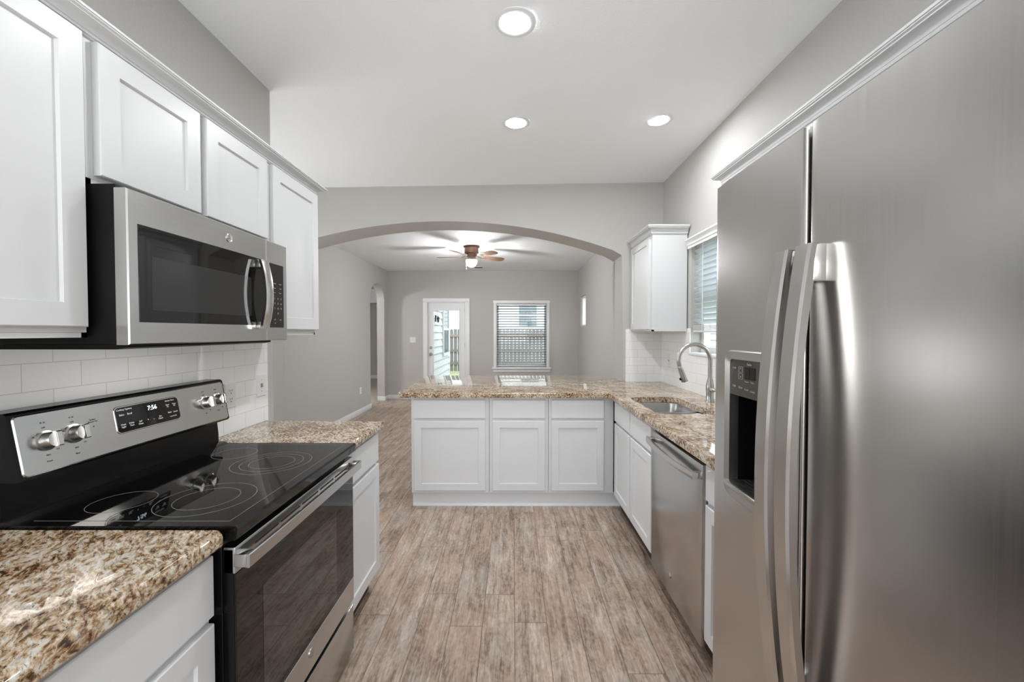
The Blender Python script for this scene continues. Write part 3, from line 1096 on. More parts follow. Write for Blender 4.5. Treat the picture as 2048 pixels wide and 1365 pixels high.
# ------------------------------------------------------------------ dishwasher
t = thing('dishwasher', 'stainless dishwasher with bowed bar handle under the sink counter', 'dishwasher', (1.1, 2.01, 0))
MB().box(0.812, 1.40, 1.702, 2.312, 0.10, 0.868, 0.002).build('tub', M_blackmat, t, label='black tub casing')
dwd = MB().box(0.779, 0.811, 1.697, 2.318, 0.078, 0.842, 0.004).build('door', M_steelz, t, label='brushed stainless door')
mb = MB()
rings = []
for k in range(25):
    y = 1.705 + (2.308 - 1.705) * k / 24
    s_ = 1 - ((k - 12) / 12) ** 2
    xf = 0.742 - 0.020 * s_
    rings.append([(xf + 0.014, y, 0.779), (xf + 0.002, y, 0.778), (xf, y, 0.781), (xf, y, 0.808), (xf + 0.002, y, 0.811), (xf + 0.014, y, 0.810)])
mb.loft(rings)
for a in (1.706, 2.280):
    mb.box(0.745, 0.780, a, a + 0.027, 0.781, 0.808, 0.003)
mb.build('handle', M_steelh, dwd)
MB().lathe((0.7795, 2.05, 0.175), [(0.0155, 0), (0.0155, 0.003), (0.013, 0.0042)], '-x', 36).build('badge', M_nickel, dwd)
MB().lathe((0.7795, 2.05, 0.818), [(0.003, 0), (0.003, 0.0012)], '-x', 16).build('indicator', M_dark, dwd)
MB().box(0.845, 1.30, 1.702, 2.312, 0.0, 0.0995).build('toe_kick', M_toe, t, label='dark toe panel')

# ------------------------------------------------------------------ refrigerator
t = thing('refrigerator', 'large stainless side-by-side refrigerator with ice and water dispenser', 'refrigerator', (1.0, 0.74, 0))
FZ0, FZ1 = 0.06, 1.797
MB().box(0.672, 1.385, 0.296, 1.190, 0.02, 1.775, 0.004).box(0.70, 1.3, 0.34, 0.40, 0, 0.02).box(0.70, 1.3, 1.09, 1.15, 0, 0.02).build('body', simple('dark_grey_case', (0.05, 0.05, 0.052), 0.4), t, label='dark grey case')


def fx(y, y0, y1):
    k = (y - (y0 + y1) / 2) / ((y1 - y0) / 2)
    return 0.580 + 0.0015 * k * k


def fdoor(y0, y1, hole=None):
    """bowed door skin as a grid, rounded long edges, optional hole (y0 y1 z0 z1)"""
    ysamp = [y0 + 0.0] + [y0 + (y1 - y0) * k / 22 for k in range(0, 23)]
    ysamp = sorted(set(round(a, 5) for a in ysamp + (list(hole[:2]) if hole else [])))
    zs = [FZ0 + (FZ1 - FZ0) * k / 10 for k in range(11)]
    zs = sorted(set(round(a, 5) for a in zs + (list(hole[2:]) if hole else [])))
    # section: back edge -> rounded -> front -> rounded -> back edge
    r = 0.008
    sec = [(0.660, y0, -1)]
    for k in range(5):
        a = R(90 * k / 4)
        sec.append((fx(y0, y0, y1) + r - r * math.sin(a), y0 + r - r * math.cos(a), -1))
    for y in ysamp:
        if y0 + r < y < y1 - r:
            sec.append((fx(y, y0, y1), y, 0))
    for k in range(5):
        a = R(90 - 90 * k / 4)
        sec.append((fx(y1, y0, y1) + r - r * math.sin(a), y1 - r + r * math.cos(a), -1))
    sec.append((0.660, y1, -1))
    n = len(sec)
    bm = bmesh.new()
    V = [[bm.verts.new((a, b, z)) for a, b, _ in sec] for z in zs]
    for j in range(len(zs) - 1):
        for i in range(n - 1):
            if hole and hole[0] - 1e-4 <= min(sec[i][1], sec[i + 1][1]) and max(sec[i][1], sec[i + 1][1]) <= hole[1] + 1e-4 and zs[j] >= hole[2] - 1e-4 and zs[j + 1] <= hole[3] + 1e-4:
                continue
            bm.faces.new((V[j][i], V[j][i + 1], V[j + 1][i + 1], V[j + 1][i]))
        bm.faces.new((V[j][n - 1], V[j][0], V[j + 1][0], V[j + 1][n - 1])) if not hole else None
    if hole:
        # back face in one piece
        bm.faces.new([V[j][0] for j in range(len(zs))] + [V[j][n - 1] for j in range(len(zs) - 1, -1, -1)])
    bm.faces.new(V[0])
    bm.faces.new(V[-1][::-1])
    return MB().frombm(bm)


FSP = 0.827
HO = (0.935, 1.105, 0.985, 1.322)
fr = fdoor(FSP + 0.006, 1.196, HO).build('freezer_door', M_steelz, t, sharp=50)
fd = fdoor(0.292, FSP - 0.006).build('fridge_door', M_steelz, t, sharp=50)
MB().box(0.600, 0.656, FSP - 0.0055, FSP + 0.0055, FZ0 + 0.01, FZ1 - 0.012).build('gasket', M_dark, t)
MB().box(0.66, 0.672, 0.31, 1.18, 0.08, 1.78).build('door_seal', M_dark, t)
MB().box(0.69, 1.30, 0.31, 1.18, 0.02, 0.055).build('base_grille', M_blackmat, t)
for a in (1.155, 0.305):
    MB().box(0.60, 0.73, a, a + 0.03, 1.798, 1.815, 0.006).build('hinge_cover', M_blackmat, t)


def fhandle(y0, y1, par):
    mb = MB()
    rings = []
    for k in range(33):
        z = 0.615 + 0.940 * k / 32
        s_ = ((k - 16) / 16) ** 2
        xf = 0.513 + 0.036 * s_
        rings.append([(xf + 0.020, y0 + 0.003, z), (xf + 0.004, y0, z), (xf, y0 + 0.005, z), (xf, y1 - 0.005, z), (xf + 0.004, y1, z), (xf + 0.020, y1 - 0.003, z)])
    mb.loft(rings)
    h = mb.build('handle', M_steelh, par)
    for z0, z1 in ((0.615, 0.690), (1.484, 1.555)):
        MB().box(0.556, 0.590, y0 + 0.002, y1 - 0.002, z0, z1, 0.003).build('standoff', M_steelh, h)


fhandle(0.838, 0.882, fr)
fhandle(0.772, 0.816, fd)
# dispenser
dp = MB()
outer = rrect(0.915, 1.124, 0.955, 1.342, 0.03, 5)
inner = rrect(0.938, 1.102, 0.988, 1.319, 0.012, 5)
N_ = len(outer)


def fxx(y):
    return fx(y, FSP + 0.004, 1.196)


dp.loft([[(fxx(a) + 0.004, a, b) for a, b in outer], [(fxx(a) - 0.005, a, b) for a, b in outer],
         [(fxx(a) - 0.008, a * 0.88 + c * 0.12, b * 0.88 + d * 0.12) for (a, b), (c, d) in zip(outer, inner)],
         [(fxx(a) - 0.004, a, b) for a, b in inner], [(fxx(a) + 0.02, a, b) for a, b in inner]], cap0=False, cap1=False)
dpo = dp.build('dispenser', M_nickel, fr, label='ice and water dispenser surround')
mb = MB()
ib = (0.936, 1.104, 0.986, 1.226)
x0_, x1_ = 0.594, 0.655
v = [(x0_, ib[0], ib[2]), (x0_, ib[1], ib[2]), (x0_, ib[1], ib[3]), (x0_, ib[0], ib[3]), (x1_, ib[0], ib[2]), (x1_, ib[1], ib[2]), (x1_, ib[1], ib[3]), (x1_, ib[0], ib[3])]
mb.add(v, [(4, 5, 6, 7), (0, 1, 5, 4), (1, 2, 6, 5), (2, 3, 7, 6), (3, 0, 4, 7)])
mb.build('alcove', M_blackmat, dpo)
MB().prism([(0.579, 1.226), (0.600, 1.219), (0.606, 1.321), (0.580, 1.321)], 'y', 0.936, 1.104).build('control_plate', M_bronze, dpo)
mb = MB()
for k in range(5):
    mb.box(0.586 + k * 0.013, 0.5915 + k * 0.013, 0.95, 1.09, 0.993, 0.998)
mb.box(0.582, 0.650, 0.94, 0.95, 0.990, 0.9985).box(0.582, 0.650, 1.09, 1.10, 0.990, 0.9985)
mb.box(0.560, 0.584, 0.938, 1.102, 0.984, 0.9985, 0.003).box(0.584, 0.652, 0.938, 1.102, 0.9865, 0.9895)
mb.build('drip_tray', M_nickel, dpo)
MB().box(0.622, 0.630, 0.99, 1.05, 1.06, 1.20, 0.003).build('paddle', M_black, dpo)
DX = 0.5788


def dtxt(b, s, y, z):
    return (b, s, (DX, y, z), (0, -1, 0), (0, 0, 1))


for a, b in ((1.037, 1.016), (1.013, 0.992)):
    MB().box(0.5785, 0.582, b, a, 1.272, 1.302).build('readout', M_glassblk, dpo)
texts([dtxt('Turbo', 0.008, 1.017, 1.309), dtxt('^', 0.012, 1.055, 1.295), dtxt('v', 0.010, 1.055, 1.276), dtxt('Lock', 0.008, 1.084, 1.297), dtxt('Freezer', 0.006, 1.027, 1.266), dtxt('Fridge', 0.006, 1.003, 1.266),
       dtxt('Light', 0.008, 1.084, 1.250), dtxt('Water', 0.007, 1.055, 1.248), dtxt('Crush', 0.007, 1.028, 1.246), dtxt('Cubed', 0.007, 1.002, 1.244)], M_gprint, 'dispenser_lettering', dpo)
mb = MB()
for yy, zz in ((1.055, 1.294), (1.055, 1.277)):
    a0, a1, b0, b1 = yy - 0.0085, yy + 0.0085, zz - 0.0075, zz + 0.0075
    for p in ((a0, a1, b0, b0 + 0.0005), (a0, a1, b1 - 0.0005, b1), (a0, a0 + 0.0005, b0, b1), (a1 - 0.0005, a1, b0, b1)):
        mb.box(0.5783, 0.582, *p)
mb.build('button_outline', M_gprint, dpo)

# ------------------------------------------------------------------ sink and faucet
t = thing('sink', 'undermount double bowl stainless sink in the granite counter', 'sink', (1.02, 2.70, 0.68))


def bowl(x0, x1, y0, y1, zb):
    mb = MB()
    rings = []
    for ins, z in ((-0.012, 0.8735), (0.0, 0.8735), (0.002, 0.870), (0.010, 0.80), (0.018, zb + 0.03), (0.032, zb + 0.008), (0.055, zb)):
        rings.append([(a, b, z) for a, b in rrect(x0 + ins, x1 - ins, y0 + ins, y1 - ins, max(0.012, 0.062 - ins * 0.4), 6)])
    mb.loft(rings, cap0=False)
    return mb


bowl(SK[0] - 0.002, SK[1] + 0.002, 2.665, SK[3] + 0.004, 0.69).build('bowl', M_sink, t, label='larger stainless bowl away from the viewer')
bowl(SK[0] - 0.002, SK[1] + 0.002, SK[2] - 0.004, 2.635, 0.72).build('bowl', M_sink, t, label='smaller stainless bowl near the dishwasher')
for yy, zz in ((2.85, 0.69), (2.515, 0.72)):
    MB().lathe((1.02, yy, zz), [(0.040, 0), (0.040, 0.002), (0.030, 0.003), (0.028, 0.0005)], 'z', 24).build('drain', M_chrome, t)

t = thing('faucet', 'brushed nickel gooseneck pull-down kitchen faucet behind the sink', 'faucet', (1.345, 2.83, ZC1))
fx0, fy0 = 1.345, 2.83
MB().lathe((fx0, fy0, ZC1), [(0.030, 0), (0.030, 0.004), (0.026, 0.010), (0.023, 0.05), (0.027, 0.085), (0.026, 0.11), (0.019, 0.15), (0.015, 0.165)], 'z', 28).build('base', M_nickel, t)
pts = [(fx0, fy0, ZC1 + 0.15), (fx0, fy0, ZC1 + 0.27)]
rad = 0.108
for k in range(17):
    a = R(0 + 205 * k / 16)
    pts.append((fx0 - rad + rad * math.cos(a), fy0, ZC1 + 0.285 + rad * math.sin(a) * 1.0))
MB().tube(pts, 0.0142, 16).build('neck', M_nickel, t)
e = Vector(pts[-1])
d = (Vector(pts[-1]) - Vector(pts[-2])).normalized()
hd = MB().lathe(e - d * 0.004, [(0.0142, 0), (0.016, 0.004), (0.0165, 0.02), (0.020, 0.085), (0.022, 0.105), (0.020, 0.112), (0.014, 0.113)], d, 24).build('spray_head', M_nickel, t)
sd = Vector((-d.z, 0, d.x))
if sd.x > 0:
    sd = -sd
MB().lathe(e + d * 0.082 + sd * 0.017, [(0.008, 0), (0.009, 0.008), (0.006, 0.012)], sd, 14).build('spray_button', M_blackmat, hd)
hv = MB().lathe((fx0, fy0 - 0.02, ZC1 + 0.085), [(0.017, 0), (0.017, 0.022), (0.013, 0.028)], '-y', 20)
hv.tube([(fx0, fy0 - 0.040, ZC1 + 0.088), (fx0 + 0.012, fy0 - 0.065, ZC1 + 0.083), (fx0 + 0.020, fy0 - 0.115, ZC1 + 0.066)], [0.010, 0.008, 0.007], 12)
hv.build('lever', M_nickel, t)

# ------------------------------------------------------------------ outlets and switches


def plate(name, label, cat, c, face, w=0.076, h=0.117, kind='duplex', group=None):
    u = {'+x': Vector((0, 1, 0)), '-x': Vector((0, -1, 0)), '-y': Vector((1, 0, 0))}[face]
    w_ = u.cross(VZ)
    c = Vector(c)
    t = thing(name, label, cat, tuple(c), group)
    MB().rings_panel(c - u * w / 2 - VZ * h / 2, u, VZ, w_, w, h, [(0, 0), (0, 0.003), (0.004, 0.006)]).build('cover', M_plate, t)

    def bit(a, b, sx, sz, d0, d1, nm, mat):
        MB().rings_panel(c + u * (a - sx / 2) + VZ * (b - sz / 2), u, VZ, w_, sx, sz, [(0, d0), (0, d1)]).build(nm, mat, t)
    if kind == 'duplex':
        for b in (-0.0195, 0.0195):
            bit(0, b, 0.034, 0.028, 0.005, 0.0075, 'receptacle', M_plate)
            for a in (-0.007, 0.007):
                bit(a, b + 0.004, 0.0025, 0.009, 0.007, 0.0079, 'slot', M_dark)
            bit(0, b - 0.008, 0.005, 0.005, 0.007, 0.0079, 'slot', M_dark)
    elif kind == 'toggle':
        bit(0, 0, 0.010, 0.024, 0.005, 0.008, 'switch_bezel', M_plate)
        bit(0, 0.003, 0.008, 0.012, 0.007, 0.016, 'toggle', M_plate)
        for b in (-0.030, 0.030):
            bit(0, b, 0.005, 0.005, 0.005, 0.0068, 'screw', M_nickel)
    elif kind == 'double':
        for a in (-0.024, 0.024):
            bit(a, 0.003, 0.009, 0.014, 0.005, 0.014, 'toggle', M_plate)
            for b in (-0.030, 0.030):
                bit(a, b, 0.006, 0.006, 0.005, 0.0068, 'screw', M_nickel)
    elif kind == 'jack':
        bit(0, 0, 0.018, 0.020, 0.005, 0.0080, 'jack', M_nickel)
        for b in (-0.030, 0.030):
            bit(0, b, 0.005, 0.005, 0.005, 0.0068, 'screw', M_nickel)
    return t


xt = XL + 0.008
plate('outlet', 'white duplex outlet on the tile next to the range knobs', 'outlet', (xt, 1.935, 1.092), '+x')
plate('wall_plate', 'white wall plate on the tile close to the end of the range wall', 'wall plate', (xt, 2.175, 1.110), '+x', kind='jack')
plate('outlet', 'white outlet low on the bare living room wall by the narrow arch', 'outlet', (XLL, 7.05, 0.395), '+x')
plate('light_switch', 'white double light switch on the end wall beside the glass door', 'light switch', (-2.08, YB, 1.23), '-y', 0.116, 0.117, 'double')
xt = XR - 0.008
plate('outlet', 'white duplex outlet on the tile just behind the faucet spout', 'outlet', (xt, 3.53, 1.095), '-x')
plate('light_switch', 'white single light switch on the tile near the corner under the wall cabinet', 'light switch', (xt, 3.77, 1.13), '-x', kind='toggle')

# ------------------------------------------------------------------ ceiling fittings
L1 = thing('recessed_light', 'glowing recessed downlight nearest the viewer', 'ceiling light', (0.009, 1.882, zc(0.009, 1.882)), 'recessed downlights in the kitchen ceiling')
x_, y_, z_ = L1.location
MB().lathe((x_, y_, z_ + 0.0), [(0.064, 0.0), (0.066, -0.004), (0.080, -0.006), (0.092, -0.003), (0.093, 0.001)], 'z', 48, cap0=False, cap1=False).build('trim_ring', M_trim, L1)
MB().lathe((x_, y_, z_), [(0.0645, -0.0005), (0.062, -0.003), (0.045, -0.0065), (0.0, -0.0085)], 'z', 48, cap0=True, cap1=False).build('lens', M_lens, L1)
copy_tree(L1, (0.020, 2.782, zc(0.02, 2.782)), 'glowing recessed downlight in line behind the nearest one, above the aisle')
copy_tree(L1, (0.975, 2.815, zc(0.975, 2.815)), 'glowing recessed downlight above the sink counter')

fc = (-0.615, 6.17)
zf = 2.658
t = thing('ceiling_fan', 'copper ceiling fan with walnut blades and lit glass bowl', 'ceiling fan', (*fc, zf))
MB().lathe((*fc, zf), [(0.118, 0), (0.122, -0.006), (0.118, -0.016), (0.104, -0.026), (0.104, -0.092), (0.098, -0.104), (0.072, -0.107), (0.072, -0.122)], 'z', 40).build('motor_housing', M_copper, t)
MB().lathe((*fc, zf), [(0.078, -0.1221), (0.070, -0.140), (0.058, -0.158), (0.062, -0.172), (0.078, -0.190), (0.081, -0.203)], 'z', 40).build('light_fitter', M_copper, t)
gl = [(0.080, -0.2035)]
for k in range(9):
    a = R(90 * k / 8)
    gl.append((0.082 * math.cos(a) * 0.99 + 0.0005, -0.215 - 0.088 * math.sin(a)))
MB().lathe((*fc, zf), gl, 'z', 40).build('glass_bowl', M_bowl, t)
for k, deg in enumerate((28, 100, 172, 244, 316)):
    a = R(deg)
    dx, dy = math.cos(a), math.sin(a)
    rad_ = Vector((dx, dy, 0))
    tan = Vector((-dy, dx, 0))
    pit = R(12)
    side = tan * math.cos(pit) - VZ * math.sin(pit)
    nrm = rad_.cross(side)
    o = Vector((*fc, zf - 0.150))
    outl = []
    for s_, wdt in ((0.165, 0.036), (0.24, 0.050), (0.36, 0.062), (0.46, 0.066), (0.505, 0.058), (0.528, 0.036), (0.535, 0.012)):
        outl.append((s_, wdt))
    ring = [o + rad_ * s_ + side * w2 for s_, w2 in outl] + [o + rad_ * s_ - side * w2 for s_, w2 in outl[::-1]]
    bl = MB().loft([[tuple(p - nrm * 0.003) for p in ring], [tuple(p + nrm * 0.003) for p in ring]]).build('blade', M_blade, t)
    mb = MB()
    q0 = o + VZ * 0.028 + rad_ * 0.07
    mb.tube([q0, o + rad_ * 0.12 + VZ * 0.008, o + rad_ * 0.165 - nrm * 0.006], 0.010, 8)
    tri = [(0.155, 0.014), (0.20, 0.034), (0.255, 0.010)]
    ring = [o + rad_ * s_ + side * w2 for s_, w2 in tri] + [o + rad_ * s_ - side * w2 for s_, w2 in tri[::-1]]
    mb.loft([[tuple(p - nrm * 0.008) for p in ring], [tuple(p - nrm * 0.0031) for p in ring]])
    mb.build('blade_iron', M_chrome, bl)
for (px, py, ln) in ((-0.045, -0.06, 0.135), (0.05, -0.05, 0.075)):
    b = (fc[0] + px * 1.5, fc[1] + py * 1.5, zf - 0.203)
    mb = MB().tube([b, (b[0], b[1], b[2] - ln)], 0.0022, 8)
    mb.lathe((b[0], b[1], b[2] - ln), [(0.001, 0.0), (0.008, -0.006), (0.008, -0.014), (0.001, -0.020)], 'z', 12)
    mb.build('pull_chain', M_chrome, t)
t = thing('ceiling_vent', 'small grey ceiling vent grille behind the fan near the end wall', 'vent', (-0.67, 8.1, 2.658))
MB().box(-0.76, -0.58, 8.03, 8.17, 2.650, 2.658, 0.002).build('frame', M_grey_shade, t)
mb = MB()
for k in range(6):
    mb.box(-0.745, -0.595, 8.042 + k * 0.02, 8.052 + k * 0.02, 2.6485, 2.6505)
mb.build('louver', M_dark, t)

# ------------------------------------------------------------------ living room door and windows
t = thing('door_1', 'white full-light glass door in the living room end wall', 'door', (-1.38, YB, 0))
t['kind'] = 'structure'
mb = MB()
y0, y1 = YB - 0.018, YB + 0.001
mb.box(-1.862, DO[0] + 0.012, y0, y1, 0, 2.012, 0.004).box(DO[1] - 0.012, -0.900, y0, y1, 0, 2.012, 0.004).box(-1.862, -0.900, y0, y1, 2.012, 2.092, 0.004)
mb.box(DO[0], DO[0] + 0.012, YB, YB + 0.15, 0, 2.01).box(DO[1] - 0.012, DO[1], YB, YB + 0.15, 0, 2.01).box(DO[0] + 0.012, DO[1] - 0.012, YB, YB + 0.15, 1.999, 2.01)
mb.build('door_frame', M_trim, t)
sx0, sx1 = DO[0] + 0.020, DO[1] - 0.020
gx0, gx1, gz0, gz1 = -1.646, -1.116, 0.25, 1.838
mb = MB()
ya, yb = YB + 0.012, YB + 0.056
mb.box(sx0, gx0, ya, yb, 0.008, 1.995).box(gx1, sx1, ya, yb, 0.008, 1.995).box(gx0, gx1, ya, yb, 0.008, gz0).box(gx0, gx1, ya, yb, gz1, 1.995)
sl = mb.build('door_slab', M_trim, t)
mb = MB()
for p in ((gx0 - 0.022, gx0 + 0.002, gz0 - 0.022, gz1 + 0.022), (gx1 - 0.002, gx1 + 0.022, gz0 - 0.022, gz1 + 0.022), (gx0 + 0.002, gx1 - 0.002, gz0 - 0.022, gz0 + 0.002), (gx0 + 0.002, gx1 - 0.002, gz1 - 0.002, gz1 + 0.022)):
    mb.box(p[0], p[1], ya - 0.008, ya + 0.002, p[2], p[3], 0.003)
mb.build('glazing_bead', M_trim, sl)
MB().box(gx0, gx1, ya + 0.018, ya + 0.022, gz0, gz1).build('glass', M_glass, sl)
MB().lathe((-1.703, ya, 1.068), [(0.030, 0), (0.030, 0.008), (0.022, 0.018), (0.010, 0.020)], '-y', 24).build('deadbolt', M_nickel, sl)
MB().lathe((-1.703, ya, 0.935), [(0.032, 0), (0.030, 0.008), (0.013, 0.014), (0.013, 0.030), (0.028, 0.042), (0.030, 0.055), (0.018, 0.068)], '-y', 24).build('knob', M_nickel, sl)
for z in (1.80, 1.07, 0.25):
    MB().box(sx1 - 0.004, sx1 + 0.010, ya - 0.006, ya + 0.004, z, z + 0.09).build('hinge', M_nickel, sl)

t = thing('window_1', 'living room window in white casing with sill beside the glass door', 'window', (0.18, YB, 0.6))
t['kind'] = 'structure'
mb = MB()
mb.box(-0.402, WO[0] + 0.004, YB - 0.018, YB + 0.001, 0.665, 1.985, 0.004).box(WO[1] - 0.004, 0.757, YB - 0.018, YB + 0.001, 0.665, 1.985, 0.004)
mb.box(-0.41, 0.765, YB - 0.022, YB + 0.001, 1.985, 2.045, 0.004)
mb.box(WO[0], WO[0] + 0.004, YB, YB + 0.15, 0.665, 2.0).box(WO[1] - 0.004, WO[1], YB, YB + 0.15, 0.665, 2.0).box(WO[0], WO[1], YB, YB + 0.15, 1.986, 2.0)
mb.build('casing', M_trim, t)
MB().box(-0.432, 0.787, YB - 0.055, YB + 0.10, 0.630, 0.664, 0.006).box(-0.415, 0.77, YB - 0.018, YB, 0.565, 0.630, 0.004).build('sill', M_trim, t)
mb = MB()
ya, yb = YB + 0.085, YB + 0.13
ux0, ux1 = WO[0] + 0.006, WO[1] - 0.006
mb.box(ux0, ux0 + 0.040, ya, yb, 0.668, 1.984).box(ux1 - 0.040, ux1, ya, yb, 0.668, 1.984).box(ux0 + 0.04, ux1 - 0.04, ya, yb, 0.668, 0.71).box(ux0 + 0.04, ux1 - 0.04, ya, yb, 1.95, 1.984).box(ux0 + 0.04, ux1 - 0.04, ya - 0.01, yb, 1.328, 1.368)
sh = mb.build('sash', M_grey_shade, t)
MB().box(ux0 + 0.04, ux1 - 0.04, ya + 0.02, ya + 0.024, 0.71, 1.95).build('pane', M_glass, sh)


def blind(label, axis, a0, a1, z0, z1, pos, n, tilt, sd, group=None):
    """slatted blind; axis x: slats run along x at y=pos, axis y: along y at x=pos; sd = room side sign"""
    mid = (a0 + a1) / 2
    loc = (mid, pos, z1) if axis == 'x' else (pos, mid, z1)
    t = thing('window_blind', label, 'blind', loc, group)

    def bx(mb, p0, p1, d0, d1, q0, q1, bev=0):
        if axis == 'x':
            return mb.box(p0, p1, pos + min(d0, d1) , pos + max(d0, d1), q0, q1, bev)
        return mb.box(pos + min(d0, d1), pos + max(d0, d1), p0, p1, q0, q1, bev)
    return t, bx


t, bx = blind('white slatted blind hanging in the living room window', 'x', WO[0] + 0.01, WO[1] - 0.01, 0.68, 1.98, YB + 0.038, 0, 0, -1)
a0, a1 = WO[0] + 0.010, WO[1] - 0.010
bx(MB(), a0, a1, -0.022, 0.022, 1.945, 1.982, 0.003).build('head_rail', M_plate, t)
ns = 24
for k in range(ns):
    z = 0.715 + (1.925 - 0.715) * k / (ns - 1)
    tl = R(25)
    y = YB + 0.038
    hw = 0.0235
    p = [(y - hw * math.cos(tl), z - hw * math.sin(tl)), (y, z + 0.002), (y + hw * math.cos(tl), z + hw * math.sin(tl))]
    MB().prism(p + [(b[0], b[1] + 0.0026) for b in p[::-1]], 'x', a0, a1).build('slat', M_slat_backlit, t)
bx(MB(), a0, a1, -0.023, 0.023, 0.684, 0.702, 0.004).build('bottom_rail', M_plate, t)
for xx in (a0 + 0.10, (a0 + a1) / 2 - 0.17, (a0 + a1) / 2 + 0.17, a1 - 0.10):
    mb = MB()
    for yy in (-0.026, 0.026):
        bx(mb, xx - 0.001, xx + 0.001, yy - 0.0008, yy + 0.0008, 0.70, 1.95)
    mb.build('ladder_cord', M_plate, t)
MB().tube([(a0 + 0.055, YB + 0.008, 1.95), (a0 + 0.055, YB + 0.008, 1.28)], 0.004, 8).build('tilt_wand', M_grey_shade, t)

t = thing('window_2', 'small high white framed window in the living room side wall', 'window', (XLR, 7.95, 1.5))
t['kind'] = 'structure'
mb = MB()
for p in ((SW[0], SW[0] + 0.03, SW[2], SW[3]), (SW[1] - 0.03, SW[1], SW[2], SW[3]), (SW[0] + 0.03, SW[1] - 0.03, SW[2], SW[2] + 0.03), (SW[0] + 0.03, SW[1] - 0.03, SW[3] - 0.03, SW[3])):
    mb.box(XLR + 0.03, XLR + 0.11, *p)
fr_ = mb.build('frame', M_trim, t)
MB().box(XLR + 0.07, XLR + 0.074, SW[0] + 0.03, SW[1] - 0.03, SW[2] + 0.03, SW[3] - 0.03).build('pane', M_glass, fr_)

t = thing('window_3', 'white framed kitchen window above the sink', 'window', (XR, 2.82, 1.22))
t['kind'] = 'structure'
mb = MB()
xa, xb = XR + 0.085, XR + 0.135
mb.box(xa, xb, KW[0], KW[0] + 0.045, KW[2], KW[3]).box(xa, xb, KW[1] - 0.045, KW[1], KW[2], KW[3]).box(xa, xb, KW[0] + 0.045, KW[1] - 0.045, KW[2], KW[2] + 0.045).box(xa, xb, KW[0] + 0.045, KW[1] - 0.045, KW[3] - 0.045, KW[3])
mb.box(xa - 0.008, xb, KW[0] + 0.045, KW[1] - 0.045, 1.66, 1.70)
for a in (2.815,):
    mb.box(xa, xb, a - 0.018, a + 0.018, KW[2] + 0.045, 1.66)
fr_ = mb.build('frame', M_grey_shade, t)
MB().box(xa + 0.02, xa + 0.024, KW[0] + 0.045, KW[1] - 0.045, KW[2] + 0.045, KW[3] - 0.045).build('pane', M_glass, fr_)
MB().box(XR - 0.018, XR + 0.085, KW[0] - 0.0, KW[1] + 0.0, KW[2] - 0.02, KW[2] + 0.001, 0.004).build('sill', M_trim, t)
t = thing('window_blind', 'white slatted blind half raised in the sink window', 'blind', (XR + 0.04, 2.82, 2.12))
b0, b1 = KW[0] + 0.008, KW[1] - 0.008
vl = [(XR - 0.030, 2.055), (XR - 0.024, 2.055), (XR - 0.024, 2.13), (XR - 0.052, 2.13), (XR - 0.052, 2.120), (XR - 0.044, 2.112), (XR - 0.036, 2.095), (XR - 0.036, 2.080), (XR - 0.030, 2.074)]
MB().prism(vl, 'y', KW[0] - 0.012, KW[1] + 0.006).box(XR - 0.024, XR - 0.001, KW[1] - 0.004, KW[1] + 0.006, 2.056, 2.129).build('valance', M_plate, t)
MB().box(XR + 0.012, XR + 0.068, b0, b1, 2.085, 2.130, 0.003).build('head_rail', M_plate, t)
ns = 15
for k in range(ns):
    z = 1.470 + (2.065 - 1.470) * k / (ns - 1)
    tl = R(38)
    xx = XR + 0.040
    hw = 0.026
    p = [(xx - hw * math.cos(tl), z + hw * math.sin(tl)), (xx, z + 0.003), (xx + hw * math.cos(tl), z - hw * math.sin(tl))]
    MB().prism(p + [(b[0], b[1] + 0.0028) for b in p[::-1]], 'y', b0, b1).build('slat', M_slat, t)
mb = MB()
for k in range(5):
    mb.box(XR + 0.014, XR + 0.066, b0, b1, 1.408 + k * 0.0075, 1.412 + k * 0.0075)
mb.build('stacked_slats', M_plate, t)
MB().box(XR + 0.013, XR + 0.067, b0, b1, 1.388, 1.405, 0.004).build('bottom_rail', M_plate, t)
for yy in (b1 - 0.17, 2.82, b0 + 0.17):
    mb = MB()
    for dx in (0.010, 0.070):
        mb.box(XR + dx - 0.0012, XR + dx + 0.0012, yy - 0.004, yy + 0.004, 1.40, 2.09)
    mb.build('ladder_tape', M_plate, t)

t = thing('dining_fill_frame', 'added white frame around the dining fill light hidden past the range wall', 'window', (XLL, 3.05, 0.85))  # frame added so the dining fill light reads as a window
t['kind'] = 'structure'
mb = MB()
for p in ((2.22, 2.30, 0.82, 2.28), (3.80, 3.88, 0.82, 2.28), (2.30, 3.80, 0.82, 0.90), (2.30, 3.80, 2.20, 2.28), (2.30, 3.80, 1.53, 1.57)):
    mb.box(XLL, XLL + 0.022, *p)
mb.build('frame', M_trim, t)
t = thing('rear_fill_frame', 'wide white frame added for the rear fill light in the unseen wall behind the viewer', 'window', (0, YREAR, 0.85))  # unseen frame added around the rear light opening
t['kind'] = 'structure'
mb = MB().box(-1.25, -1.19, YREAR - 0.12, YREAR - 0.06, 0.85, 2.35).box(1.19, 1.25, YREAR - 0.12, YREAR - 0.06, 0.85, 2.35).box(-1.19, 1.19, YREAR - 0.12, YREAR - 0.06, 0.85, 0.91)
mb.box(-1.19, 1.19, YREAR - 0.12, YREAR - 0.06, 2.29, 2.35).box(-0.03, 0.03, YREAR - 0.12, YREAR - 0.06, 0.91, 2.29)
mb.build('frame', M_trim, t)

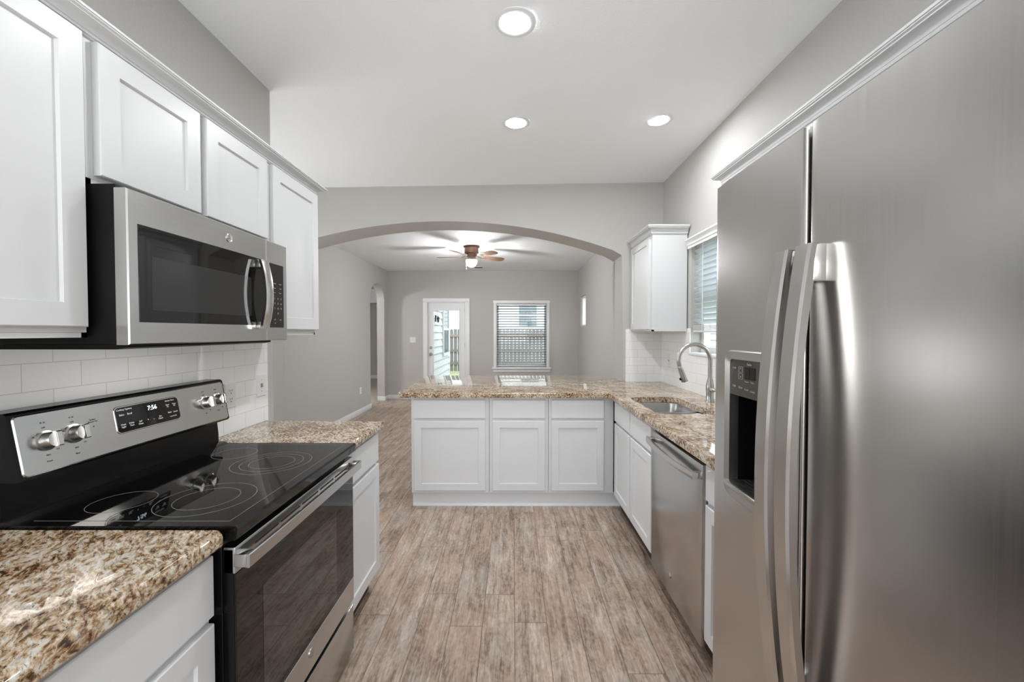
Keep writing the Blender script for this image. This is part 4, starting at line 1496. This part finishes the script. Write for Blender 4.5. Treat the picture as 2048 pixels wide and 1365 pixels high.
# ------------------------------------------------------------------ outside
GZ = -0.05
mb = MB().box(-14, 14, YB + 0.16, 34, GZ - 0.1, GZ)
tag(mb.build('lawn', M_grass), 'pale green lawn outside beyond the glass door', 'lawn', kind='stuff')
mb = MB().box(1.62, 6.2, -6, YB + 0.15, GZ - 0.1, GZ)
tag(mb.build('side_yard', M_grass), 'grass strip outside the sink window', 'lawn', kind='stuff')


def lap(mb, axis, pos, sgn, a0, a1, z0, z1, exp=0.16):
    """lap siding boards on a wall facing sgn along axis"""
    z = z0
    while z < z1 - 0.01:
        zt = min(z + exp, z1)
        q = [(pos, z), (pos + sgn * 0.034, z), (pos + sgn * 0.034, z + 0.012), (pos + sgn * 0.003, zt), (pos, zt)]
        mb.prism(q, 'y' if axis == 'x' else 'x', a0, a1)
        z += exp
    return mb


def outside_window(par, axis, pos, sgn, a0, a1, z0, z1):
    mb = MB()
    w = 0.07

    def bx(p0, p1, q0, q1, d0, d1):
        if axis == 'x':
            mb.box(pos + sgn * d0, pos + sgn * d1, p0, p1, q0, q1)
        else:
            mb.box(p0, p1, pos + sgn * d0, pos + sgn * d1, q0, q1)
    bx(a0 - w, a0, z0 - w, z1 + w, 0.0, 0.060)
    bx(a1, a1 + w, z0 - w, z1 + w, 0.0, 0.060)
    bx(a0, a1, z0 - w, z0, 0.0, 0.060)
    bx(a0, a1, z1, z1 + w, 0.0, 0.060)
    bx(a0, a1, (z0 + z1) / 2 - 0.025, (z0 + z1) / 2 + 0.025, 0.0, 0.054)
    o = mb.build('window', M_sidingw, par)
    mb = MB()
    bx(a0, a1, z0, z1, 0.040, 0.045)
    mb.build('pane', M_outglass, o)


M_outglass = simple('dark_window_glass', (0.10, 0.14, 0.16), 0.05, spec=0.8)
t = thing('house_wing', 'pale blue lap-sided house wing right outside the glass door', 'building', (-2.2, 9.9, GZ))
MB().box(-2.44, -1.72, YB + 0.16, 11.05, GZ, 3.0).build('wall', M_siding, t)
lap(MB(), 'x', -1.72, 1, YB + 0.16, 11.0, GZ, 3.0).build('siding', M_siding, t)
MB().box(-1.74, -1.69, 11.0, 11.08, GZ, 3.0).build('corner_board', M_sidingw, t)
outside_window(t, 'x', -1.72, 1, 10.02, 10.75, 0.88, 2.05)
t = thing('wall_lantern', 'small black lantern on the blue siding seen through the door glass', 'lantern', (-1.70, 9.02, 1.65))
mb = MB().box(-1.690, -1.668, 8.995, 9.045, 1.62, 1.76, 0.004)
mb.tube([(-1.67, 9.02, 1.72), (-1.645, 9.02, 1.745), (-1.625, 9.02, 1.735)], 0.006, 8)
mb.lathe((-1.625, 9.02, 1.60), [(0.012, 0), (0.020, 0.01), (0.027, 0.09), (0.034, 0.10), (0.008, 0.135)], 'z', 12)
mb.build('lantern_body', M_blackmat, t)
# fence
FY = 15.0
t = thing('fence', 'weathered grey picket fence across the back yard', 'fence', (0, FY, GZ))
mb = MB()
x = -7.0
while x < 6.0:
    h = 1.50 + random.uniform(-0.02, 0.02)
    mb.prism([(x, GZ + 0.03), (x + 0.115, GZ + 0.03), (x + 0.115, h - 0.03), (x + 0.09, h), (x + 0.025, h), (x, h - 0.03)], 'y', FY, FY + 0.018)
    x += 0.135
mb.build('pickets', M_fence, t)
for z, m_ in ((1.22, M_fence2), (0.68, M_fence), (0.22, M_fence)):
    MB().box(-7, 6, FY - 0.04, FY, z, z + 0.085).build('rail', m_, t)
t = thing('neighbor_house', 'white lap-sided neighboring house rising behind the fence', 'building', (0, 21, GZ))
MB().box(-8, 8, 21, 26, GZ, 4.2).build('wall', M_sidingw, t)
lap(MB(), 'y', 21, -1, -8, 8, GZ, 4.2, 0.2).build('siding', M_sidingw, t)
MB().prism([(20.5, 4.2), (26.5, 4.2), (23.5, 6.2)], 'x', -8.4, 8.4).build('roof', M_roof, t)
outside_window(t, 'y', 21, -1, 0.3, 1.2, 1.7, 2.8)
t = thing('side_house', 'pale blue lap-sided house wall outside the sink window', 'building', (6.2, 3, GZ))
MB().box(6.2, 9, -4, 15.5, GZ, 3.8).build('wall', M_siding, t)
lap(MB(), 'x', 6.2, -1, -4, 15.5, GZ, 3.8, 0.2).build('siding', M_siding, t)
